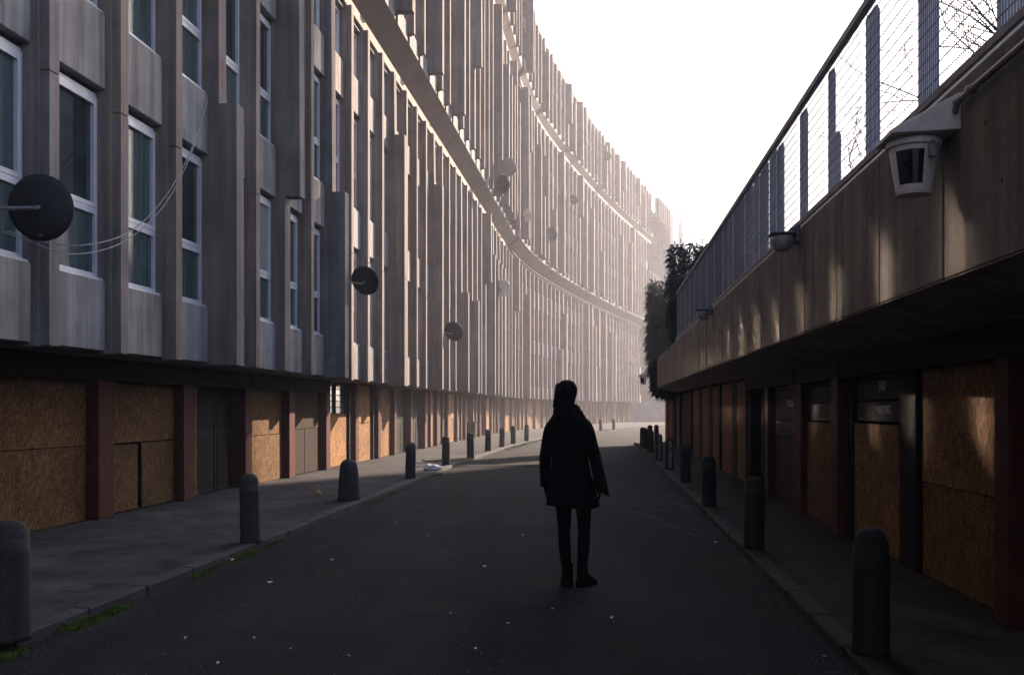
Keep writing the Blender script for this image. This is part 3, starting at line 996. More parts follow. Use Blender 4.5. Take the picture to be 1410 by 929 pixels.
def rb(name, px0, px1, z0, z1, mat, d0=-.05, d1=-.03, bevel=0, label=None):
    return wbox(name, DECK, RIGHT, RP(px0), RP(px1), z0, z1, d0, d1, M[mat], bevel, label)
ZR = ZC - .006
def rpost(px0, px1, mat='post_shaded', d=.06): return rb('post', px0, px1, KZ, ZR, mat, -.3, d, .008)
def rosb(px0, px1, split=None, top=None, mat='osb_shaded'):
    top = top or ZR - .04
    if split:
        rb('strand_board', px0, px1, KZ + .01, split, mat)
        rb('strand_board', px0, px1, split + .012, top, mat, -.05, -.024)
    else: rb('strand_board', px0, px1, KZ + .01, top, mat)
for pa, pb in ((1600, 1398), (1397, 1252), (1251, 1167), (1166, 1103), (1102, 1033)):
    rb('shade_strip', pa, pb, 1.84, ZR, 'dark', -.2, .095)  # black strip put in for the shade above the right boards
rosb(1390, 1640, .88); rpost(1387.5, 1408, d=.09)
wbox('strand_board', DECK, RIGHT, RS(5.4), RS(2.6), KZ + .01, ZR - .04, -.05, -.03, M['osb_shaded'])
rosb(1266, 1386, .86)
rpost(1241, 1264, 'dark', .02)  # black post drawn in place of a dark recess
rosb(1173, 1239, None, 1.34)
rpost(1153.5, 1163, 'post_shaded', .08); rpost(1164, 1171, 'dark', -.02)  # the second, black one fills a dark recess
rosb(1108.5, 1152, None, 1.32)
bm = bmesh.new(); g = random.Random(12)
for zz, n_ in ((.62, 13), (.47, 11), (.45, 0)):
    x_ = -.36
    for k in range(n_):
        w_ = g.uniform(.02, .05); bm_box(bm, x_, x_ + w_, .0275, .0295, zz, zz + .024); x_ += w_ + .012
fix_normals(bm)
for ch in list(DECK.children):
    if ch.name.startswith('strand_board') and abs((ch.location + DECK.location - Vector((*RIGHT.pt((RP(1108.5) + RP(1152)) / 2, 0)[0], 0))).xy.length) < .05:
        tag(obj('printed_lines', bm_mesh('printed_lines', bm, M['inkpaint']), ch), kind='stuff'); break
rpost(1097, 1107.5, 'post_shaded', .05)
def shutter(px0, px1, z0, z1, nslat, mat='door'):
    sh = rb('roller_door', px0, px1, z0, z1, 'dark', -.16, -.14)
    s0, s1 = RP(px0), RP(px1); L = abs(s1 - s0)
    h = (z1 - z0) / nslat
    key = None
    bm = bmesh.new(); bm_box(bm, -L / 2 + .01, L / 2 - .01, .06, .138, .006, h - .006, 0, .004); fix_normals(bm)
    me = bm_mesh('slat', bm, M[mat])
    for i in range(nslat): obj('slat', me, sh, (0, .0, i * h))
    return sh, h
sh1, h1 = shutter(1173, 1239, 1.36, ZR - .05, 3)
sh2, _ = shutter(1108.5, 1152, 1.34, ZR - .05, 3)
sh3, h3 = shutter(1062, 1096, KZ + .02, ZR - .05, 8)
rpost(1056.5, 1061.5, 'post_shaded', .05)
rb('shop_window', 1036, 1056, KZ + .25, ZR - .05, 'pane_dark', -.14, -.12)
rb('window_bar', 1043, 1045, KZ + .25, ZR - .05, 'dark', -.118, -.07)
rb('window_bar', 1050, 1051.5, KZ + .25, ZR - .05, 'dark', -.118, -.07)
rpost(1031.5, 1035, 'dark', .02)
rpost(1029, 1031, 'post_shaded', .05)
rosb(1013, 1028.6, 1.0)
rpost(1007, 1012.6, 'dark', -.02)
rosb(992.5, 1006.4, .92); rpost(990.3, 992.2, 'dark', .02)
rosb(979.5, 990, .95); rpost(975, 979, 'dark', -.02)
rosb(965.5, 974.5, .97); rpost(961.5, 965, 'dark', -.02)
rosb(953.5, 961, .98); rpost(951, 953, 'post_shaded', .05)
rb('door', 941, 950.6, KZ + .02, ZR - .06, 'door', -.16, -.11); rb('door', 934.6, 940.6, KZ + .02, ZR - .06, 'door', -.16, -.11)
rosb(930.5, 934.2, .8); rpost(926.5, 930, 'dark', .02)
rosb(920, 926, None); rpost(917.5, 919.8, 'rust', .05)

# lettering
def text_mesh(body, size, ext=.002):
    cu = bpy.data.curves.new('lettering', 'FONT')
    cu.body = body; cu.size = size; cu.extrude = ext; cu.align_x = 'CENTER'; cu.align_y = 'CENTER'
    cu.resolution_u = 3
    o = bpy.data.objects.new('lettering', cu); C.objects.link(o)
    dg = bpy.context.evaluated_depsgraph_get()
    me = bpy.data.meshes.new_from_object(o.evaluated_get(dg))
    bpy.data.objects.remove(o); bpy.data.curves.remove(cu)
    me.name = 'lettering'
    return me
def lettering(body, size, mat, parent, loc, rot):
    me = text_mesh(body, size); me.materials.clear(); me.materials.append(M[mat])
    return obj('lettering', me, parent, loc, rot)
lettering('NO', .15, 'whitepaint', sh1, (.10, .056, .36), (R(90), 0, 0))
lettering('PARKING', .13, 'whitepaint', sh1, (.13, .056, .12), (R(90), 0, 0))
lettering('NO', .17, 'whitepaint', sh3, (.35, .056, 1.75), (R(90), 0, 0))
lettering('PARKING', .15, 'whitepaint', sh3, (.35, .056, 1.48), (R(90), 0, 0))

# ------------------------------------------------------------------ mesh fence on the deck
q0, _ = RIGHT.pt(RS(20), .58)
FENCE = empty('mesh_fence', (q0.x, q0.y, ZP1), 'steel mesh fence with narrow blue grey boards standing along the deck parapet', 'fence')
FO = .60
ZF0, ZF1 = 3.52, 4.78
fy = [6.8 + 1.36 * i for i in range(-6, 17)]
strip('top_rail', FENCE, RIGHT, RS(fy[-1] + .02), RS(fy[0]), 4, [(FO - .03, ZF1 - .05), (FO + .03, ZF1 - .05), (FO + .03, ZF1 + .012), (FO - .03, ZF1 + .012)], M['rail'])
strip('bottom_rail', FENCE, RIGHT, RS(fy[-1] + .02), RS(fy[0]), 4, [(FO - .03, ZF0 - .05), (FO + .03, ZF0 - .05), (FO + .03, ZF0), (FO - .03, ZF0)], M['rail'])
strip('hand_rail', FENCE, RIGHT, RS(fy[-1] + .02), RS(fy[0]), 4, [(PO - .10 + .045 * math.cos(t_ * math.pi / 4), ZP1 + .052 + .045 * math.sin(t_ * math.pi / 4)) for t_ in range(8)], M['pipe'])
for y_ in fy:
    s = RS(y_)
    wbox('fence_post', FENCE, RIGHT, s - .018, s + .018, ZP1 - .05, ZF1 - .052, FO - .085, FO - .034, M['rail'])
wire_cache = {}
def mesh_panel(L, h):
    key = round(L, 2)
    if key in wire_cache: return wire_cache[key]
    bm = bmesh.new()
    for i in range(1, 13):
        z = h * i / 13
        r = .0027
        bm_box(bm, -L / 2, L / 2, -r, r, z - r, z + r)
    n = int(L / .038)
    for i in range(1, n):
        x = -L / 2 + L * i / n; r = .0021
        bm_box(bm, x - r, x + r, .004, .004 + 2 * r, 0, h)
    fix_normals(bm)
    me = wire_cache[key] = bm_mesh('wire_mesh', bm, M['wire'])
    return me
rf = random.Random(3)
for i, (y0, y1) in enumerate(zip(fy, fy[1:])):
    s1, s0 = RS(y0) - .02, RS(y1) + .02
    sm = (s0 + s1) / 2
    p, ang = RIGHT.pt(sm, FO)
    tag(obj('wire_mesh', mesh_panel(s1 - s0, ZF1 - .052 - ZF0), FENCE, Vector((p.x, p.y, ZF0)) - FENCE.location, (0, 0, ang)), kind='stuff')
    # narrow board fixed behind the mesh, beside the far post of each panel
    def stepped(sa, sb, top, sb2, ztop2):
        """board from sa to sb, with a wider lower part out to sb2"""
        L0 = sb - sa; L1 = sb2 - sa; h = top - ZF0
        pr = [(0, 0), (L1, 0), (L1, ztop2 - .05), (L1 - .06, ztop2), (L0, ztop2), (L0, h - .06), (L0 - .06, h), (0, h)] if L1 > L0 + .05 else [(0, 0), (L0, 0), (L0, h - .07), (L0 - .07, h), (0, h)]
        bm = bmesh.new()
        f0 = [bm.verts.new((x_, .012, z_)) for x_, z_ in pr]; f1 = [bm.verts.new((x_, .030, z_)) for x_, z_ in pr]
        bm.faces.new(f0); bm.faces.new(list(reversed(f1)))
        for j in range(len(pr)): bm.faces.new((f0[j], f1[j], f1[(j + 1) % len(pr)], f0[(j + 1) % len(pr)]))
        fix_normals(bm)
        pp_, an_ = RIGHT.pt(sa, FO)
        obj('infill_board', bm_mesh('infill_board', bm, M['board']), FENCE, Vector((pp_.x, pp_.y, ZF0 + .003)) - FENCE.location, (0, 0, an_))
    W = s1 - s0
    if y0 < 11.5:
        step = (i % 3 == 1)
        stepped(s0 + .03, s0 + .03 + (.24 if step else .36), ZF1 - .10, s0 + .03 + (.44 if step else .36), .52)
    else:
        g0 = rf.uniform(.45, .62) * W
        stepped(s0 + .03, s0 + g0, ZF1 - .06, s0 + g0, 1)
        stepped(s0 + g0 + rf.uniform(.05, .22), s1 - .01, ZF1 - .06, s1 - .01, 1)

# ------------------------------------------------------------------ bollards
def make_bollard(h, r, seed, worn=0.0, mat='bollard'):
    g = random.Random(seed)
    bm = bmesh.new()
    n = 18
    prof = [(1.04, 0), (1.03, .03), (1.0, .08)] + [(1.0 - .02 * j / 6, .08 + (h - .20) * j / 6) for j in range(1, 7)]
    hs = h - .12
    prof += [(.98, hs), (.965, hs + .03), (.86, hs + .07), (.62, hs + .105), (.30, hs + .12)]
    rings = []
    for k_, z_ in prof:
        ring = []
        for i in range(n):
            a_ = 2 * math.pi * i / n
            rr = r * k_ * (1 + mnoise.noise(Vector((math.cos(a_) * 3, math.sin(a_) * 3 + seed * 7.7, z_ * 6))) * (.020 + worn * max(0, z_ - h * .75) * 2) + mnoise.noise(Vector((math.cos(a_) * 9, math.sin(a_) * 9 + seed * 3.1, z_ * 22))) * .012)
            ring.append(Vector((math.cos(a_) * rr, math.sin(a_) * rr, z_ - worn * .0)))
        rings.append(ring)
    loft(bm, rings)
    fix_normals(bm)
    return bm_mesh('bollard', bm, M[mat], True)
bmesh_std = make_bollard(.735, .105, 1)
bmesh_std2 = make_bollard(.735, .105, 5, .3)
bmesh_worn = make_bollard(.74, .12, 9, 1.0)
bmesh_r1 = make_bollard(.735, .105, 3, .2, 'bollard_shaded')
bmesh_r2 = make_bollard(.735, .105, 6, .35, 'bollard_shaded')
bm_wide = None
def tapered_bollard():
    bm = bmesh.new(); rings = []
    for k_, z_ in ((.175, 0), (.172, .05), (.165, .2), (.152, .38), (.138, .50), (.125, .57), (.09, .615), (.045, .635)):
        rings.append([Vector((math.cos(2 * math.pi * i / 18) * k_, math.sin(2 * math.pi * i / 18) * k_, z_)) for i in range(18)])
    loft(bm, rings); fix_normals(bm)
    return bm_mesh('bollard', bm, M['bollard'], True)
bm_wide = tapered_bollard()
def ground_from_px(px, py, z=KZ):
    Y = 1374 * (CAMZ - z) / (py - 562.0)
    return Vector(((px - 705) / 1374 * Y, Y, z))
left_b = [(14, 880, bmesh_worn, 'chipped concrete bollard nearest the camera beside the mossy left gutter'),
          (345, 746, bmesh_std2, 'tall round topped bollard on the left kerb in front of the strand board bay'),
          (481, 688, bm_wide, 'short squat tapered bollard between two slim ones on the left kerb'),
          (565, 658, bmesh_std, 'slim bollard on the left kerb just before the white plastic bag'),
          (614, 640, bmesh_std, 'slim bollard on the left kerb just behind the white plastic bag'),
          (648, 630, bmesh_std2, 'slim bollard on the left kerb, second beyond the white plastic bag'),
          (672, 621, bmesh_std, 'slim bollard on the left kerb, third beyond the white plastic bag'),
          (691, 615, bmesh_std2, 'slim bollard on the left kerb, fourth beyond the plastic bag, by black bin'),
          (706.7, 611, bmesh_std, 'small far bollard on the left kerb, second left of the standing person'),
          (724.8, 607, bmesh_std2, 'small far bollard on the left kerb, first left of the standing person'),
          (827, 593, bmesh_std, 'tiny far bollard in sun just right of the person, left of a pair'),
          (845, 591, bmesh_std2, 'tiny far bollard in sun right of the person, right of a pair')]
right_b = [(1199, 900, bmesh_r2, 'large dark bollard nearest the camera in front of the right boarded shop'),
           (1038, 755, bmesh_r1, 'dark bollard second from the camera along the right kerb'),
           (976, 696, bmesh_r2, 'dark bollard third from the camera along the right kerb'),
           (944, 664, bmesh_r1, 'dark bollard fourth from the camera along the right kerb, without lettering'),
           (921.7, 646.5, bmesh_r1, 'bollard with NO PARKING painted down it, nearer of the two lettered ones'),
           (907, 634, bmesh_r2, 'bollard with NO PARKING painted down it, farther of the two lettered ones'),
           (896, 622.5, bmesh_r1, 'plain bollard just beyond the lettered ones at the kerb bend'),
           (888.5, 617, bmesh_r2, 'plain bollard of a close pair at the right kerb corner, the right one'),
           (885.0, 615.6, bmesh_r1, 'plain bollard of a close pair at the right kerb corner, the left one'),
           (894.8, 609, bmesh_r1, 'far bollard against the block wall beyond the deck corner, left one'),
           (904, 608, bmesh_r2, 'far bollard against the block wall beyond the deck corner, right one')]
BOLL = []
for grp, lst in (('bollards along the left kerb', left_b), ('bollards along the right kerb', right_b)):
    for px, py, me, lab in lst:
        p = ground_from_px(px, py)
        if px > 820 and px < 860: p.z = KZ
        z = KZ
        if lst is right_b and p.y > 43: z = 0
        o = obj('bollard', me, None, (p.x, p.y, z), (rnd.gauss(0, .012), rnd.gauss(0, .012), rnd.uniform(0, 6)))
        tag(o, lab, 'bollard', grp)
        BOLL.append(o)
        if 'NO PARKING' in lab:
            o.rotation_euler = (0, 0, 0)
            t_ = text_mesh('NO PARKING', .105, .006); t_.materials.clear(); t_.materials.append(M['whitepaint'])
            # run the letters down the shaft and wrap them round it
            for v in t_.vertices:
                x_, y_, z_ = v.co
                hgt = .36 - x_
                ang = y_ / .105 * 1.0
                rr = .1065 + z_
                v.co = Vector((math.sin(ang) * rr, -math.cos(ang) * rr, hgt))
            obj('lettering', t_, o)

# ------------------------------------------------------------------ satellite dishes
def make_dish(r, mat):
    bm = bmesh.new()
    n = 28
    rings = []
    for i in range(6):
        f = (i + .02) / 5
        rings.append([Vector((math.cos(2 * math.pi * k / n) * r * f, f * f * r * .22 - r * .22, math.sin(2 * math.pi * k / n) * r * f * 1.06)) for k in range(n)])
    back = [[v + Vector((0, -.012, 0)) for v in rg] for rg in reversed(rings)]
    loft(bm, rings + back, 0, True)
    bmesh.ops.recalc_face_normals(bm, faces=bm.faces[:])
    return bm_mesh('reflector', bm, mat, True)
def make_arm(r):
    bm = bmesh.new()
    tube(bm, [(0, -r * .22, -r * .9), (0, r * .35, -r * .75), (0, r * .75, -r * .25)], r * .045, 6)
    return bm_mesh('feed_arm', bm, M['steel'])
def make_lnb(r):
    bm = bmesh.new()
    tube(bm, [(0, r * .85, -r * .16), (0, r * .72, -r * .26), (0, r * .6, -r * .22)], [r * .08, r * .11, r * .07], 8)
    return bm_mesh('receiver', bm, M['dish'], True)
def make_back(r, reach, side):
    bm = bmesh.new()
    tube(bm, [(0, -r * .24, 0), (0, -r * .42, 0), (-reach * side, -r * .42, -.02)], .022, 6)
    return bm_mesh('mount_arm', bm, M['steel'])
def dish(px, py, s_off, r, face, mat, label, reach, tiltx=14, off_tier=0.0, out=.62):
    """px,py: where it appears; s_off: distance out from wall plane is 'out'"""
    # find the point on the offset wall line whose direction matches px
    lo, hi = SY(7.5), S_END
    for _ in range(50):
        m = (lo + hi) / 2
        q, _a = WALL.pt(m, off_tier + out)
        if 705 + 1374 * q.x / q.y < px: lo = m
        else: hi = m
    q, ang = WALL.pt(lo, off_tier + out)
    z = CAMZ + (562 - py) / 1374 * q.y
    d = empty('satellite_dish', (q.x, q.y, z), label, 'satellite dish', 'satellite dishes on the fins', rz=0)
    d.rotation_euler = (R(tiltx), 0, R(face))
    obj('reflector', make_dish(r, M[mat]), d)
    obj('feed_arm', make_arm(r), d); obj('receiver', make_lnb(r), d)
    # bracket back to the wall
    bm = bmesh.new()
    Mx = d.rotation_euler.to_matrix()
    wq, _a = WALL.pt(lo - .25, off_tier + .2)
    tgt = Mx.inverted() @ Vector((wq.x - q.x, wq.y - q.y, -.05))
    tube(bm, [(0, -r * .22, 0), (0, -r * .22 - .1, -.02), tgt], .02, 6)
    obj('mount_arm', bm_mesh('mount_arm', bm, M['steel']), d)
    return d
dish(57, 286, 0, .285, 8, 'dish', 'large round black satellite dish beside the nearest windows with trailing cable', .5, 5, 0, .55)
dish(503, 386, 0, .30, -14, 'dish', 'dark mesh satellite dish on the second fin group, above the short bollard', .5, 26)
dish(625, 456, 0, .32, -16, 'dish', 'lower dark mesh satellite dish, nearest above the shop soffit', .5, 26)
dish(693, 396, 0, .38, 150, 'dish_white', 'white oval satellite dish on a pole at the bend of the block', .5, -8)
dish(700, 230, 0, .38, -20, 'dish_grey', 'large pale round dish, upper of two close together at the bend', .5, 16, T2b - .1)
dish(692, 254, 0, .38, -35, 'dish', 'dark round dish, lower of two close together at the bend', .5, 10, T2b - .2)
dish(726, 297, 0, .34, 130, 'dish_white', 'pale oval dish seen nearly edge on, just right of the bend', .5, -8, T2b)
dish(761, 322, 0, .46, -55, 'dish', 'dark oval dish, lowest on the upper storeys right of the bend', .5, 10, T2b)
dish(790, 275, 0, .33, -30, 'dish', 'small grey dish on the upper storeys, second right of the bend', .5, 16, T2b)
dish(836, 215, 0, .36, -30, 'dish', 'faint grey dish high on the top storeys near the sky', .5, 16, T3b)
dish(871, 496, 0, .42, 130, 'dish_white', 'far white dish low on the block near its distant end', .5, -8)
# cable looping from the near dish up to a fin
def unproject(px, py, Y): return Vector(((px - 705) / 1374 * Y, Y, CAMZ + (562 - py) / 1374 * Y))
bm = bmesh.new()
c0 = [unproject(2, 318, 9.0), unproject(40, 332, 9.2), unproject(100, 350, 9.55), unproject(170, 333, 10.5), unproject(225, 284, 11.4), unproject(262, 215, 12.2), unproject(285, 140, 12.9)]
def smooth_pts(p, n=6):
    out = []
    for i in range(len(p) - 1):
        a0, a1, a2, a3 = p[max(i - 1, 0)], p[i], p[i + 1], p[min(i + 2, len(p) - 1)]
        for j in range(n):
            t = j / n
            out.append(.5 * ((2 * a1) + (a2 - a0) * t + (2 * a0 - 5 * a1 + 4 * a2 - a3) * t * t + (3 * a1 - a0 - 3 * a2 + a3) * t ** 3))
    out.append(p[-1]); return out
tube(bm, smooth_pts(c0), .006, 5)
tag(obj('dish_cable', bm_mesh('dish_cable', bm, M['cable'])), 'thin grey cable sagging across the near windows from the black dish, lower strand', 'cable', 'cables hanging over the near windows')
bm = bmesh.new()
c1 = [unproject(10, 318, 9.05), unproject(60, 333, 9.3), unproject(120, 337, 9.7), unproject(180, 318, 10.6), unproject(228, 270, 11.4), unproject(264, 205, 12.2), unproject(286, 138, 12.9)]
tube(bm, smooth_pts(c1), .006, 5)
tag(obj('dish_cable', bm_mesh('dish_cable', bm, M['cable'])), 'thin grey cable sagging across the near windows from the black dish, upper strand', 'cable', 'cables hanging over the near windows')

# ------------------------------------------------------------------ security camera housing, lights and conduit
def right_at(px, off):
    Y = (2.75 - off) / ((px - 705) / 1374 - .09)
    return RIGHT.pt(RS(Y), off)
p, ang = right_at(1313, PO)
HZ = CAMZ + (562 - 191) / 1374 * p.y
CCTV = empty('security_camera', (p.x, p.y, HZ), 'white enamel security camera housing with sloping hood high on the near parapet', 'security camera', rz=ang)
CCTV.scale = (.86, .86, .86)
# local: x along travel (towards the viewer), -y out from the wall, z up
bm = bmesh.new()
hood = [(-.26, 0, .05), (.26, 0, .05), (.26, 0, .26), (-.26, 0, .26)]
v = [bm.verts.new(q) for q in ((-.24, -.003, 0), (.24, -.003, 0), (.24, -.003, .25), (-.24, -.003, .25), (-.22, -.44, -.01), (.22, -.44, -.01), (.22, -.44, .02), (-.22, -.44, .02))]
for f in ((0, 1, 2, 3), (4, 7, 6, 5), (0, 4, 5, 1), (3, 2, 6, 7), (1, 5, 6, 2), (0, 3, 7, 4)): bm.faces.new([v[i] for i in f])
bmesh.ops.bevel(bm, geom=bm.edges[:], offset=.005, segments=1, affect='EDGES')
fix_normals(bm)
obj('hood', bm_mesh('hood', bm, M['housing']), CCTV)
bm = bmesh.new()
rings = []
n = 28
for rr, z in ((.170, -.012), (.182, -.03), (.182, -.06), (.164, -.068), (.156, -.12), (.138, -.24), (.119, -.36), (.110, -.385)):
    rings.append([Vector((math.cos(2 * math.pi * k / n) * rr, -.235 + math.sin(2 * math.pi * k / n) * rr, z)) for k in range(n)])
loft(bm, rings); fix_normals(bm)
obj('drum', bm_mesh('drum', bm, M['housing'], False), CCTV)
# black window set on the face that looks down the street towards the viewer
bm = bmesh.new()
rows = []
for z in (-.10, -.17, -.25, -.325):
    rr = .1590 - (-z - .10) * .155 + .003
    rows.append([Vector((math.cos(R(a_)) * rr, -.235 + math.sin(R(a_)) * rr, z)) for a_ in (-62, -48, -34, -20, -6, 8)])
vr = [[bm.verts.new(q) for q in r_] for r_ in rows]
for r0, r1 in zip(vr, vr[1:]):
    for i in range(5): bm.faces.new((r0[i], r0[i + 1], r1[i + 1], r1[i]))
bmesh.ops.recalc_face_normals(bm, faces=bm.faces[:])
ex = bmesh.ops.solidify(bm, geom=bm.faces[:], thickness=.006)
obj('viewing_window', bm_mesh('viewing_window', bm, M['lens']), CCTV)
bm = bmesh.new()
a_ = R(-30)
c_ = Vector((math.cos(a_) * .14, -.235 + math.sin(a_) * .14, -.19)); dirv = Vector((math.cos(a_), math.sin(a_), 0))
tube(bm, [c_ - dirv * .03, c_ + dirv * .008], .028, 12)
obj('camera_lens', bm_mesh('camera_lens', bm, M['bin']), CCTV)
bm = bmesh.new()
bm_box(bm, .158, .178, -.19, -.14, -.16, -.09, 0, .004)
tube(bm, [(.168, -.185, -.09), (.168, -.185, -.06), (.168, -.165, -.045), (.168, -.145, -.06), (.168, -.145, -.09)], .006, 6)
obj('padlock', bm_mesh('padlock', bm, M['steel']), CCTV)
# conduit that feeds it
bm = bmesh.new()
pts3 = [Vector((.20, -.03, .12)), Vector((.27, -.05, .12)), Vector((.32, -.05, .16)), Vector((.40, -.05, .165)), Vector((.5, -.05, .165)), Vector((3.5, -.05, .165))]
mt = Matrix.Translation(CCTV.location) @ Matrix.Rotation(ang, 4, 'Z') @ Matrix.Scale(.86, 4)
tube(bm, [mt @ q for q in smooth_pts(pts3, 4)], .018, 8)
for xx in (.52, 1.5):
    tube(bm, [mt @ Vector((xx, -.05, .165)), mt @ Vector((xx + .05, -.05, .165))], .030, 8)
tag(obj('conduit', bm_mesh('conduit', bm, M['pipe'], True)), 'grey steel conduit running along the parapet into the camera housing', 'conduit')
# far CCTV
p, ang2 = RIGHT.pt(.55, PO)
HZ2 = CAMZ + (562 - 517) / 1374 * p.y
c2 = empty('security_camera', (p.x, p.y, HZ2), 'small distant white camera housing at the far end of the parapet', 'security camera', rz=ang2 + R(90) * 0)
for name in ('hood', 'drum', 'viewing_window', 'camera_lens'):
    for ch in list(CCTV.children):
        if ch.name.split('.')[0] == name:
            o = ch.copy(); C.objects.link(o); o.parent = c2
# bulkhead lights
def bulkhead(px, py, label):
    p, an = right_at(px, PO)
    z = CAMZ + (562 - py) / 1374 * p.y
    L = empty('bulkhead_light', (p.x, p.y, z), label, 'light fitting', 'unlit light fittings under the parapet rail', rz=an)
    bm = bmesh.new(); bm_box(bm, -.11, .11, -.05, -.004, -.02, .16, 0, .012); bm_box(bm, -.035, .035, -.09, -.052, .06, .14, 0, .006); fix_normals(bm)
    obj('bracket', bm_mesh('bracket', bm, M['rail']), L)
    bm = bmesh.new(); rings = []
    for rr, z_ in ((.07, .055), (.115, .05), (.12, .01), (.108, -.05), (.075, -.095), (.03, -.11)):
        rings.append([Vector((math.cos(2 * math.pi * k / 16) * rr, -.17 + math.sin(2 * math.pi * k / 16) * rr, z_)) for k in range(16)])
    loft(bm, rings); fix_normals(bm)
    obj('lamp_shade', bm_mesh('lamp_shade', bm, M['lampglass'], True), L)
    bm = bmesh.new(); bm_box(bm, -.125, .125, -.30, -.052, .062, .085, 0, .008); fix_normals(bm)
    obj('cap', bm_mesh('cap', bm, M['rail']), L)
bulkhead(1102, 332, 'round glass light fitting nearest the camera under the fence rail, unlit')
bulkhead(981, 432, 'smaller glass light fitting beside the hanging plants, unlit')

# ------------------------------------------------------------------ hanging plants on the parapet end
def hanging_plant(loc, w, h_up, h_dn, n, label, seed, depth=.9):
    g = random.Random(seed)
    P_ = empty('hanging_plant', loc, label, 'plant', 'evergreen plants trailing over the parapet')
    bs = bmesh.new(); bf = bmesh.new()
    for i in range(26):
        sx, sy = g.uniform(-w * .4, w * .4), g.uniform(-depth * .3, depth * .5)
        tip = Vector((sx * 1.6 - .15, sy * 1.2, g.uniform(-h_dn * .8, h_up * .9)))
        midp = Vector((sx, sy, g.uniform(0, h_up * .6)))
        tube(bs, [Vector((sx * .4, sy * .4, 0)), midp, tip], [.018, .012, .005], 4)
    obj('stem', bm_mesh('stem', bs, M['bark']), P_)
    for i in range(n):
        # clumps: points in a lumpy volume, wider at the top, hanging to a ragged bottom
        t = g.random() ** .8
        z = h_up - t * (h_up + h_dn)
        wide = w * (.38 + .62 * math.sin(min(1, (1 - t) * 1.3 + .12) * math.pi * .55))
        a_ = g.uniform(0, 2 * math.pi); rr = (g.random() ** .45)
        c = Vector((math.cos(a_) * rr * wide * .55, math.sin(a_) * rr * depth * .6, z))
        if mnoise.noise(c * 2.6 + Vector((seed, 0, 0))) < -.22: continue
        L = g.uniform(.14, .38)
        out = Vector((c.x, c.y, 0)).normalized() if rr > .05 else Vector((1, 0, 0))
        d = (out * g.uniform(.3, 1.0) + Vector((g.uniform(-.5, .5), g.uniform(-.5, .5), g.uniform(-.9, .75 if t < .3 else .2)))).normalized()
        sd = d.cross(Vector((g.uniform(-1, 1), g.uniform(-1, 1), g.uniform(-1, 1)))).normalized() * g.uniform(.010, .020)
        dn = Vector((0, 0, -L * .35))
        q = [c - sd * .4, c + sd * .4, c + d * L * .55 + sd, c + d * L + dn, c + d * L * .55 - sd]
        bf.faces.new([bf.verts.new(x_) for x_ in q])
    tag(obj('foliage', bm_mesh('foliage', bf, M['leaf']), P_), kind='stuff')
    return P_
def on_parapet(px, Yoff=0):
    return right_at(px, PO - .1)[0]
q, _ = RIGHT.pt(RS(29.5), .12); hanging_plant((q.x, q.y, 3.5), 1.0, 2.85, .5, 12500, 'dark bushy evergreen at the end of the mesh fence, upper of the two plants', 4, 1.6)
q, _ = RIGHT.pt(RS(37.5), .38); hanging_plant((q.x, q.y, 3.5), 1.05, 2.75, 1.5, 17000, 'dark evergreen hanging far down over the parapet corner, lower of the two plants', 8, 1.9)

# ------------------------------------------------------------------ bare tree behind the fence
def bare_tree(loc, h, seed, label):
    g = random.Random(seed)
    T = empty('bare_tree', loc, label, 'tree', 'bare winter trees behind the fence')
    bt = bmesh.new(); bb = bmesh.new()
    tr_pts = [Vector((0, 0, 0)), Vector((.1, .05, h * .2)), Vector((.0, .1, h * .42)), Vector((-.1, .0, h * .62))]
    tube(bt, smooth_pts(tr_pts, 4), [.13 - .1 * i / 12 for i in range(13)], 8)
    obj('trunk', bm_mesh('trunk', bt, M['bark'], True), T)
    def grow(p, d, L, r, lev):
        pts_ = [p]
        dd = d.copy()
        for i in range(4):
            dd = (dd + Vector((g.uniform(-.3, .3), g.uniform(-.3, .3), g.uniform(-.12, .2)))).normalized()
            pts_.append(pts_[-1] + dd * L / 4)
        tube(bb, pts_, [r, r * .85, r * .7, r * .5, r * .35], 4 if lev > 1 else 6, 0, False)
        if lev < 4:
            for i in range(4 if lev < 3 else 3):
                j = g.randint(1, 4)
                nd = (dd + Vector((g.uniform(-1, 1), g.uniform(-1, 1), g.uniform(-.4, .9)))).normalized()
                grow(pts_[j], nd, L * g.uniform(.5, .75), r * .45, lev + 1)
    for i in range(11):
        z = h * g.uniform(.25, .62)
        a_ = g.uniform(0, 6.28)
        grow(Vector((0, 0.05, z)), Vector((math.cos(a_), math.sin(a_), g.uniform(.2, 1.0))).normalized(), h * g.uniform(.22, .36), .022, 1)
    tag(obj('branches', bm_mesh('branches', bb, M['bark']), T), kind='stuff')
bare_tree((7.1, 13.6, 2.86), 6.2, 11, 'bare winter tree seen through the nearest fence panels')
bare_tree((8.1, 20.5, 2.86), 5.4, 17, 'smaller bare tree farther along behind the fence')

# ------------------------------------------------------------------ far things
sheetw = empty('block_wall', (16, 112, 0), 'grey block boundary wall closing the street at its far end', 'wall')
strip_path = Path([(12.5, 111.5), (30, 112.5)])
wl = strip('wall_face', sheetw, strip_path, .1, 17, 4, [(0, 0), (0, 2.35), (-.3, 2.35), (-.3, 0)], M['block'])
strip('coping', sheetw, strip_path, .1, 17, 4, [(.05, 2.354), (.05, 2.46), (-.35, 2.46), (-.35, 2.354)], M['kerb'])
for r_ in range(10):
    pass
